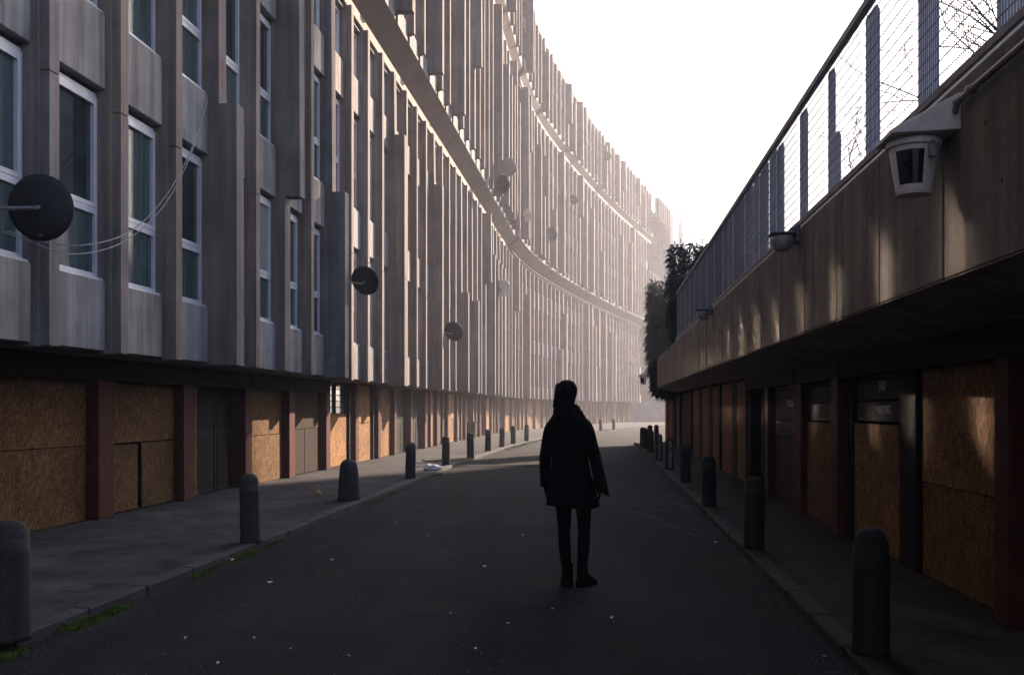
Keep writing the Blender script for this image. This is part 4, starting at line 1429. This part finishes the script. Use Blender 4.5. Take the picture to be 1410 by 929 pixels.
# lattice mast in the haze
MY = 150.0
mp = unproject(931, 562, MY)
mast = empty('lattice_mast', (mp.x, mp.y, 0), 'tall thin twin lattice mast fading in the haze beyond the block', 'mast')
bm = bmesh.new()
w_ = .45
for sx, top in ((-.38, 34.5), (.55, 33.5)):
    for cx, cy in ((-.12, -.12), (.12, -.12), (.12, .12), (-.12, .12)):
        tube(bm, [(sx + cx, cy, 0), (sx + cx, cy, top)], .085, 4)
    z = 1.0
    while z < top - 1:
        tube(bm, [(sx - .12, -.12, z), (sx + .12, -.12, z + .8)], .02, 3)
        tube(bm, [(sx + .12, -.12, z), (sx - .12, -.12, z + .8)], .02, 3)
        z += .8
tube(bm, [(-.38, 0, 34.3), (0, 0, 34.8), (.55, 0, 33.6)], .06, 6)
obj('lattice', bm_mesh('lattice', bm, M['mast']), mast)
bm = bmesh.new()
rings = [[Vector((.75 + math.cos(6.2832 * k / 10) * r_, math.sin(6.2832 * k / 10) * r_, z)) for k in range(10)] for r_, z in ((.5, 0), (.48, 25), (.8, 25.3), (.8, 25.9), (.5, 26.4), (.42, 27.6), (.15, 29.5))]
loft(bm, rings); fix_normals(bm)
obj('mast_base', bm_mesh('mast_base', bm, M['mast']), mast)
# unseen tower added to keep the near end of the street in shade (outside the frame)
tw = empty('shading_tower', (70, 84, 0), 'unseen tower block added beyond the deck to shade the near street', 'building')
def shade_tower():
    # its edge nearest the street axis lies on the sun's line through the facade at Y=19
    d = Vector((math.sin(R(SUN_AZ)), math.cos(R(SUN_AZ))))
    nrm = Vector((d.y, -d.x))
    p = Vector((-3.6, 18.6)) + d * 108 - nrm * 1.0
    bm = bmesh.new()
    W_, D_, H_ = 26, 14, 62
    c = p + nrm * (W_ / 2) + d * (D_ / 2)
    bm_box(bm, -W_ / 2, W_ / 2, -D_ / 2, D_ / 2, 0, H_)
    fix_normals(bm)
    tw.location = (c.x, c.y, 0)
    an = math.atan2(nrm.y, nrm.x)
    tw.rotation_euler = (0, 0, an)
    obj('tower_wall', bm_mesh('tower_wall', bm, M['spandrel']), tw)
    bm = bmesh.new()
    for fl in range(20):
        for b_ in range(10):
            x0 = -W_ / 2 + .8 + b_ * 2.5
            bm_box(bm, x0, x0 + 1.7, -D_ / 2 - .05, -D_ / 2 - .004, 1.2 + fl * 3, 2.7 + fl * 3)
    fix_normals(bm)
    tag(obj('far_windows', bm_mesh('far_windows', bm, M['glass_far']), tw), kind='stuff')
shade_tower()

# ------------------------------------------------------------------ litter, bag, bin, moss
def crumple(name, loc, sx, sy, sz, mat, seed, label, cat, group=None, sub=2, rz=0):
    bm = bmesh.new(); bmesh.ops.create_icosphere(bm, subdivisions=sub, radius=1)
    for v in bm.verts:
        n_ = mnoise.noise(v.co * 1.6 + Vector((seed * 3.1, 0, 0))) + .5 * mnoise.noise(v.co * 4 + Vector((0, seed, 0)))
        v.co *= 1 + .35 * n_
        v.co = Vector((v.co.x * sx, v.co.y * sy, max(0, (v.co.z + .75)) * sz))
    return tag(obj(name, bm_mesh(name, bm, mat), None, loc, (0, 0, rz)), label, cat, group)
p = ground_from_px(595, 647)
crumple('plastic_bag', (p.x, p.y, KZ), .20, .14, .085, M['bag'], 3, 'crumpled white plastic bag lying on the left pavement by a bollard', 'plastic bag', None, 3)
p = ground_from_px(438, 681)
o = crumple('carton', (p.x, p.y, KZ), .055, .05, .05, M['card'], 5, 'small crushed yellow carton on the left pavement', 'litter')
p = ground_from_px(630, 634)
bm = bmesh.new()
bm_box(bm, -.45, .45, -.42, .42, 0, .02)
bm_box(bm, .0, .5, -.6, -.425, 0, .014)
bmesh.ops.transform(bm, matrix=Matrix.Rotation(.3, 4, 'Z'), verts=bm.verts[:]); fix_normals(bm)
tag(obj('cardboard_sheet', bm_mesh('cardboard_sheet', bm, M['kerb']), None, (p.x - .45, p.y, KZ + .004)), 'flat pale sheet lying on the left pavement beyond the plastic bag', 'board')
scr = [(1077, 793, .05), (320, 772, .04), (372, 803, .035), (457, 772, .03), (438, 757, .03), (515, 697, .05), (370, 737, .022), (667, 781, .035), (985, 747, .035), (700, 860, .025), (620, 845, .022), (400, 895, .02), (350, 880, .022), (842, 852, .02), (1025, 728, .03), (590, 738, .02), (760, 840, .025), (480, 905, .02), (1135, 905, .02), (300, 915, .02), (720, 738, .02), (655, 895, .02), (255, 880, .02), (545, 720, .02)]
g = random.Random(2)
for i, (px, py, r_) in enumerate(scr):
    p = ground_from_px(px, py, 0)
    bm = bmesh.new()
    r_ *= (.8 if i == 0 else .52)
    pts_ = []
    n = g.randint(4, 6)
    for k in range(n):
        a_ = 2 * math.pi * k / n + g.uniform(-.3, .3)
        pts_.append(Vector((math.cos(a_) * r_ * g.uniform(.7, 1.5), math.sin(a_) * r_ * g.uniform(.6, 1.1), g.uniform(.006, .02))))
    top = [bm.verts.new(q) for q in pts_]; bot = [bm.verts.new(q - Vector((0, 0, .003))) for q in pts_]
    bm.faces.new(top); bm.faces.new(list(reversed(bot)))
    for k in range(n): bm.faces.new((top[k], bot[k], bot[(k + 1) % n], top[(k + 1) % n]))
    fix_normals(bm)
    o = obj('paper_scrap', bm_mesh('paper_scrap', bm, M['paper']), None, (p.x, p.y, .004), (0, 0, g.uniform(0, 6)))
    if i == 0: tag(o, 'folded white paper scrap alone on the asphalt near the right kerb', 'litter', 'paper scraps on the road')
    else: tag(o, 'tiny torn white paper scrap lying on the dark asphalt', 'litter', 'paper scraps on the road')
# grit and crumbs of stone gathered along the kerbs and scattered on the road
M['grit'] = plain('pale_grit', (.11, .10, .095), .9, .1, 0, .5, 40)
bm = bmesh.new(); g = random.Random(77)
def grit(x_, y_, z_, r_):
    vs = [bm.verts.new((x_ + r_ * g.uniform(-1, 1), y_ + r_ * g.uniform(-1, 1), z_ + (0 if i < 3 else r_ * g.uniform(.5, 1)))) for i in range(4)]
    for f in ((0, 1, 2), (0, 1, 3), (1, 2, 3), (2, 0, 3)): bm.faces.new([vs[i] for i in f])
for i in range(5200):
    if i % 3 == 0:
        q, _ = KERB_L.pt(KERB_L.sY(g.triangular(4, 40, 6)), abs(g.gauss(0, .22)) + .01); grit(q.x, q.y, .0, g.uniform(.004, .011))
    elif i % 3 == 1:
        q, _ = KERB_R.pt(KERB_R.sY(g.triangular(4, 40, 6)), abs(g.gauss(0, .22)) + .01); grit(q.x, q.y, .0, g.uniform(.004, .011))
    else:
        Y_ = g.triangular(4.2, 22, 5); xl = KERB_L._raw(KERB_L.sY(Y_)).x; xr = 1.45 + .09 * Y_
        grit(g.uniform(xl, xr), Y_, .0, g.uniform(.003, .008))
fix_normals(bm)
tag(obj('grit', bm_mesh('grit', bm, M['grit'])), 'loose grit scattered over the asphalt and along both gutters', 'grit', None, 'stuff')
# stone at the left gutter
p = ground_from_px(88, 862)
crumple('stone', (p.x, p.y, KZ), .022, .018, .018, M['kerb'], 8, 'small pale stone lying on the left kerb beside the moss', 'stone')
# black bin in the recessed doorway
if bin_s:
    q, an = WALL.pt(bin_s, SHOP_OFF + .08)
    B = empty('wheelie_bin', (q.x, q.y, KZ), 'black bin standing in a recessed shop doorway on the left', 'bin', rz=an)
    bm = bmesh.new(); vs = bm_box(bm, -.24, .24, -.25, .25, 0.03, .76)
    for v in vs[:4]: v.co.x *= .8; v.co.y *= .8
    fix_normals(bm); obj('bin_body', bm_mesh('bin_body', bm, M['bin']), B)
    bm = bmesh.new(); bm_box(bm, -.27, .27, -.28, .28, .765, .81, 0, .015); fix_normals(bm); obj('lid', bm_mesh('lid', bm, M['bin']), B)
# moss and weeds along the gutters: small blades in strips
bm = bmesh.new()
g = random.Random(9)
def moss_strip(path, s0, s1, n, d0, d1, hmax, dens=0.0, z=.0):
    for i in range(n):
        s = g.uniform(s0, s1); d = g.triangular(d0, d1, d0)
        q, _ = path.pt(s, d)
        if mnoise.noise(Vector((q.x * 3.2, q.y * 3.2, 1))) < dens: continue
        a_ = g.uniform(0, 6.28); h_ = g.uniform(.3, 1) * hmax
        w_ = Vector((math.cos(a_), math.sin(a_), 0)) * .008
        c = Vector((q.x, q.y, z)); l_ = Vector((g.uniform(-.5, .5), g.uniform(-.5, .5), 1)) * h_
        bm.faces.new([bm.verts.new(c - w_), bm.verts.new(c + w_), bm.verts.new(c + l_)])
L_ = KERB_L
moss_strip(L_, L_.sY(5.6), L_.sY(7.6), 5200, .0, .14, .030, -.1)
moss_strip(L_, L_.sY(8.8), L_.sY(11.2), 3200, .0, .12, .024, -.05)
moss_strip(L_, L_.sY(15), L_.sY(24), 2500, .0, .12, .02, .15)
moss_strip(L_, L_.sY(36), L_.sY(48), 3500, .0, .5, .04, .1)
tag(obj('moss', bm_mesh('moss', bm, M['moss'])), 'green moss growing in the left gutter', 'moss', None, 'stuff')

# small red paint scrawl on a fin above the near windows
q, an = WALL.pt(fin_s(3), .164)
bm = bmesh.new()
tube(bm, smooth_pts([Vector((.04, 0, .10)), Vector((.0, 0, .13)), Vector((-.04, 0, .09)), Vector((.0, 0, .055)), Vector((.035, 0, .02)), Vector((-.01, 0, -.02)), Vector((-.045, 0, .01))], 4), .011, 5)
tube(bm, smooth_pts([Vector((.02, 0, -.08)), Vector((.005, 0, -.16)), Vector((.02, 0, -.24)), Vector((-.015, 0, -.22))], 4), .010, 5)
for v in bm.verts: v.co.y *= .25
obj('paint_mark', bm_mesh('paint_mark', bm, M['redpaint']), FLAT, Vector((q.x, q.y, 6.38)) - FLAT.location, (0, 0, an))
# ------------------------------------------------------------------ person seen from behind
def person(loc, rz):
    P = empty('person', loc, 'person in black coat, tights and ankle boots walking away down the street', 'person', rz=rz)
    def skin_obj(name, joints, edges, mat, sub=2, root=0):
        me = bpy.data.meshes.new(name)
        me.from_pydata([j[0] for j in joints], edges, [])
        o = bpy.data.objects.new(name, me); C.objects.link(o)
        md = o.modifiers.new('skin', 'SKIN'); md.use_smooth_shade = True
        for i, j in enumerate(joints):
            r_ = j[1]
            me.skin_vertices[0].data[i].radius = r_ if hasattr(r_, '__len__') else (r_, r_)
        me.skin_vertices[0].data[root].use_root = True
        sd = o.modifiers.new('sub', 'SUBSURF'); sd.levels = sub; sd.render_levels = sub
        dg = bpy.context.evaluated_depsgraph_get()
        m2 = bpy.data.meshes.new_from_object(o.evaluated_get(dg))
        bpy.data.objects.remove(o)
        m2.materials.clear(); m2.materials.append(mat); m2.name = name
        for pl in m2.polygons: pl.use_smooth = True
        return obj(name, m2, P)
    J = [((0, 0, .90), .12), ((0, 0, 1.1), .10), ((0, .0, 1.32), .12), ((-.01, .0, 1.44), .06), ((-.018, .012, 1.51), .05), ((-.025, .03, 1.585), .062), ((-.028, .035, 1.64), .078), ((-.028, .03, 1.70), .055)]
    E = [(0, 1), (1, 2), (2, 3), (3, 4), (4, 5), (5, 6), (6, 7)]
    def chain(start, lst):
        prev = start
        for q in lst:
            J.append(q); E.append((prev, len(J) - 1)); prev = len(J) - 1
        return prev
    chain(0, [((-.085, 0, .84), .085), ((-.055, .0, .63), .066), ((-.054, .015, .46), .050), ((-.050, -.005, .32), .053), ((-.030, -.012, .15), .036), ((-.022, .0, .07), .036), ((-.02, .09, .035), .028)])
    chain(0, [((.10, 0, .84), .085), ((.112, .0, .63), .066), ((.114, .02, .46), .050), ((.110, .0, .32), .052), ((.097, -.01, .155), .036), ((.10, .0, .075), .036), ((.155, .06, .04), .028)])
    hl = chain(2, [((-.135, 0, 1.385), .055), ((-.172, -.01, 1.30), .050), ((-.205, -.012, 1.13), .043), ((-.210, .02, .95), .036), ((-.213, .035, .885), .026), ((-.210, .045, .83), (.030, .020))])
    hr = chain(2, [((.115, 0, 1.385), .055), ((.155, -.01, 1.30), .050), ((.200, -.02, 1.13), .043), ((.246, .02, .95), .036), ((.250, .035, .885), .026), ((.252, .045, .83), (.030, .020))])
    for h_, sx in ((hl, 1), (hr, -1)):
        b_ = Vector(J[h_][0])
        for i, (dy, ln) in enumerate(((.026, .07), (.009, .08), (-.009, .074), (-.026, .058))):
            chain(h_, [(tuple(b_ + Vector((0, dy, -.045))), .0095), (tuple(b_ + Vector((sx * .008, dy * 1.05, -.045 - ln * .5))), .0088), (tuple(b_ + Vector((sx * .022, dy * 1.0, -.045 - ln * .95))), .0072)])
        chain(h_, [(tuple(b_ + Vector((sx * .012, .032, -.005))), .0105), (tuple(b_ + Vector((sx * .02, .046, -.035))), .0095), (tuple(b_ + Vector((sx * .026, .046, -.062))), .008)])
    body = skin_obj('body', J, E, M['skin'], 2)
    body.data.materials.append(M['leather'])                 # hands coloured black to keep the backlit outline dark
    for pl in body.data.polygons:
        if pl.center.z < .93 and abs(pl.center.x) > .17: pl.material_index = 1
    # clothing follows the body: tights
    def legtube(pts_, rad):
        bmx = bmesh.new(); tube(bmx, smooth_pts([Vector(q) for q in pts_], 4), [rad[0]] , 3) if False else None
        return bmx
    bm = bmesh.new()
    def rtube(b, pts_, rads, n=14, sub=4):
        pv = smooth_pts([Vector(q) for q in pts_], sub)
        rv = []
        for i in range(len(rads) - 1):
            for j in range(sub): rv.append(rads[i] + (rads[i + 1] - rads[i]) * j / sub)
        rv.append(rads[-1])
        tube(b, pv, rv, n)
    rtube(bm, [(-.075, 0, .86), (-.055, .0, .63), (-.054, .012, .46), (-.048, -.008, .32), (-.030, -.012, .13)], [.09, .066, .052, .054, .038])
    rtube(bm, [(.10, 0, .86), (.112, .0, .63), (.114, .016, .46), (.110, -.003, .32), (.097, -.01, .13)], [.09, .066, .052, .054, .038])
    fix_normals(bm); obj('tights', bm_mesh('tights', bm, M['tights'], True), P)
    for sx, rot, nm in ((-.024, R(8), 'boot'), (.105, R(-38), 'boot')):
        bm = bmesh.new()
        rings = []
        for z, a0, b0, cy in ((0, .052, .135, .055), (.02, .054, .137, .055), (.045, .051, .125, .045), (.075, .046, .085, .018), (.11, .045, .055, -.002), (.16, .046, .050, -.008), (.20, .047, .050, -.008)):
            rings.append([Vector((math.cos(2 * math.pi * k / 18) * a0, cy + math.sin(2 * math.pi * k / 18) * b0, z)) for k in range(18)])
        loft(bm, rings)
        bmesh.ops.transform(bm, matrix=Matrix.Translation((sx, -.012, 0)) @ Matrix.Rotation(rot, 4, 'Z'), verts=bm.verts[:])
        fix_normals(bm); obj(nm, bm_mesh(nm, bm, M['leather'], True), P)
    # coat
    bm = bmesh.new()
    prof = [(.675, .016, .228, .160), (.70, .016, .226, .159), (.80, .010, .202, .148), (.92, .004, .176, .138), (1.03, -.002, .158, .125), (1.12, -.006, .150, .116), (1.22, -.010, .155, .118), (1.32, -.014, .166, .120), (1.39, -.016, .168, .108), (1.425, -.018, .148, .095), (1.452, -.02, .125, .085), (1.470, -.02, .085, .075), (1.50, -.02, .074, .072), (1.535, -.02, .080, .078)]
    n = 36
    rings = []
    for z, cx, a0, b0 in prof:
        ring = []
        for k in range(n):
            t = 2 * math.pi * k / n
            fold = 1 + .035 * max(0, (1.1 - z)) * math.sin(t * 7 + 1.3) + .012 * mnoise.noise(Vector((math.cos(t) * 2, math.sin(t) * 2, z * 5)))
            e = .85
            ct, st_ = math.cos(t), math.sin(t)
            ring.append(Vector((cx + math.copysign(abs(ct) ** e, ct) * a0 * fold, math.copysign(abs(st_) ** e, st_) * b0 * fold, z + (.012 * math.sin(t * 2 + .5) if z < .69 else 0))))
        rings.append(ring)
    loft(bm, rings)
    fix_normals(bm)
    obj('coat', bm_mesh('coat', bm, M['coat'], True), P)
    bm = bmesh.new()
    rtube(bm, [(-.105, 0, 1.385), (-.158, -.006, 1.32), (-.192, -.012, 1.18), (-.212, -.008, 1.08), (-.212, .015, .95), (-.208, .03, .84)], [.062, .066, .058, .052, .049, .047])
    fix_normals(bm); obj('sleeve', bm_mesh('sleeve', bm, M['coat'], True), P)
    bm = bmesh.new()
    rtube(bm, [(.08, 0, 1.385), (.132, -.006, 1.32), (.176, -.016, 1.18), (.208, -.012, 1.08), (.235, .015, .95), (.246, .03, .84)], [.062, .066, .058, .054, .052, .050])
    fix_normals(bm); obj('sleeve', bm_mesh('sleeve', bm, M['coat'], True), P)
    # collar
    bm = bmesh.new()
    rings = []
    for z, a0, b0, cx in ((1.43, .112, .095, -.008), (1.455, .104, .09, -.008), (1.50, .082, .082, -.010), (1.505, .074, .074, -.010), (1.46, .08, .075, -.010)):
        rings.append([Vector((cx + math.cos(2 * math.pi * k / 24) * a0, math.sin(2 * math.pi * k / 24) * b0, z + .02 * math.cos(2 * math.pi * k / 24))) for k in range(24)])
    loft(bm, rings, 0, False); fix_normals(bm); obj('collar', bm_mesh('collar', bm, M['coat'], True), P)
    # hair, shoulder length, gathered over the collar
    bm = bmesh.new()
    rings = []
    for z, cx, a0, b0, cy in ((1.742, -.030, .008, .010, .0), (1.738, -.030, .030, .036, .0), (1.728, -.030, .052, .062, .0), (1.712, -.030, .067, .080, .0), (1.69, -.030, .078, .092, .0), (1.66, -.031, .088, .102, -.002), (1.62, -.035, .089, .102, -.006), (1.58, -.042, .085, .095, -.014), (1.54, -.048, .080, .086, -.026), (1.50, -.052, .080, .072, -.046), (1.46, -.060, .072, .054, -.068), (1.425, -.070, .052, .036, -.088), (1.395, -.078, .022, .018, -.098)):
        ring = []
        for k in range(40):
            t = 2 * math.pi * k / 40
            w_ = 1 + .03 * math.sin(t * 13 + z * 9) + .04 * mnoise.noise(Vector((math.cos(t) * 4, math.sin(t) * 4, z * 6)))
            ring.append(Vector((cx + math.cos(t) * a0 * w_, cy + math.sin(t) * b0 * w_, z)))
        rings.append(ring)
    loft(bm, rings)
    g2 = random.Random(4)
    for i in range(60):
        t = g2.uniform(math.pi * .85, math.pi * 2.1); z = g2.uniform(1.50, 1.72)
        a0 = Vector((-.045 + math.cos(t) * .078, math.sin(t) * .08 - .01, z))
        tube(bm, [a0, a0 + Vector((-.012, -.02, -.09)), a0 + Vector((g2.uniform(-.035, .01), -.03, -.19))], [.006, .005, .0015], 4)
    fix_normals(bm); obj('hair', bm_mesh('hair', bm, M['hair'], True), P)
    # face features looking away down the street
    bm = bmesh.new()
    tube(bm, [(-.026, .112, 1.655), (-.024, .135, 1.615), (-.024, .122, 1.607)], [.008, .013, .008], 8)
    obj('nose', bm_mesh('nose', bm, M['skin'], True), P)
    for ex in (-.056, .004):
        bm = bmesh.new(); bmesh.ops.create_uvsphere(bm, u_segments=10, v_segments=8, radius=.012, matrix=Matrix.Translation((ex, .105, 1.648)))
        obj('eye', bm_mesh('eye', bm, M['paper'], True), P)
    bm = bmesh.new(); bm_box(bm, -.048, .0, .096, .108, 1.575, 1.587, 0, .004); obj('mouth', bm_mesh('mouth', bm, M['redpaint'], True), P)
    return P
PY = 1374 * 1.5 / (806 - 562)
PERS = person(((785.5 - 705) / 1374 * PY, PY, 0), R(-4))
# the bag on her arm hangs free of the coat
bm = bmesh.new()
rings = []
for z, cx, a0, b0 in ((.795, .262, .060, .052), (.80, .262, .066, .058), (.86, .250, .060, .066), (.96, .240, .050, .064), (1.06, .228, .036, .052), (1.12, .222, .022, .034)):
    rings.append([Vector((cx + math.cos(2 * math.pi * k / 20) * a0, -.075 + math.sin(2 * math.pi * k / 20) * b0, z + (.03 * math.cos(2 * math.pi * k / 20 + 3.14) if z < .85 else 0))) for k in range(20)])
loft(bm, rings); fix_normals(bm)
BAG = empty('shoulder_bag', PERS.location, 'soft black shoulder bag hanging at the side of the person', 'bag', rz=R(-4))
obj('pouch', bm_mesh('pouch', bm, M['leather'], True), BAG)
bm = bmesh.new()
tube(bm, smooth_pts([Vector((.215, -.085, 1.10)), Vector((.175, -.14, 1.28)), Vector((.10, -.115, 1.44)), Vector((.09, -.02, 1.475)), Vector((.14, .09, 1.38))], 5), .010, 6)
obj('strap', bm_mesh('strap', bm, M['leather'], True), BAG)

# ------------------------------------------------------------------ air
HAZE = 0.0018
bm = bmesh.new()
bm_box(bm, -610, 610, -310, 910, -1.2, 63)
fix_normals(bm)
a = NT('haze_air')
for nd in list(a.t.nodes):
    if nd.type != 'OUTPUT_MATERIAL': a.t.nodes.remove(nd)
pv = a.t.nodes.new('ShaderNodeVolumePrincipled')
pv.inputs['Color'].default_value = (.90, .89, 1.0, 1)
pv.inputs['Density'].default_value = HAZE
pv.inputs['Anisotropy'].default_value = .55
a.t.links.new(pv.outputs[0], a.t.nodes['Material Output'].inputs['Volume'])
hz = tag(obj('haze', bm_mesh('haze', bm, a.m)), kind='stuff')
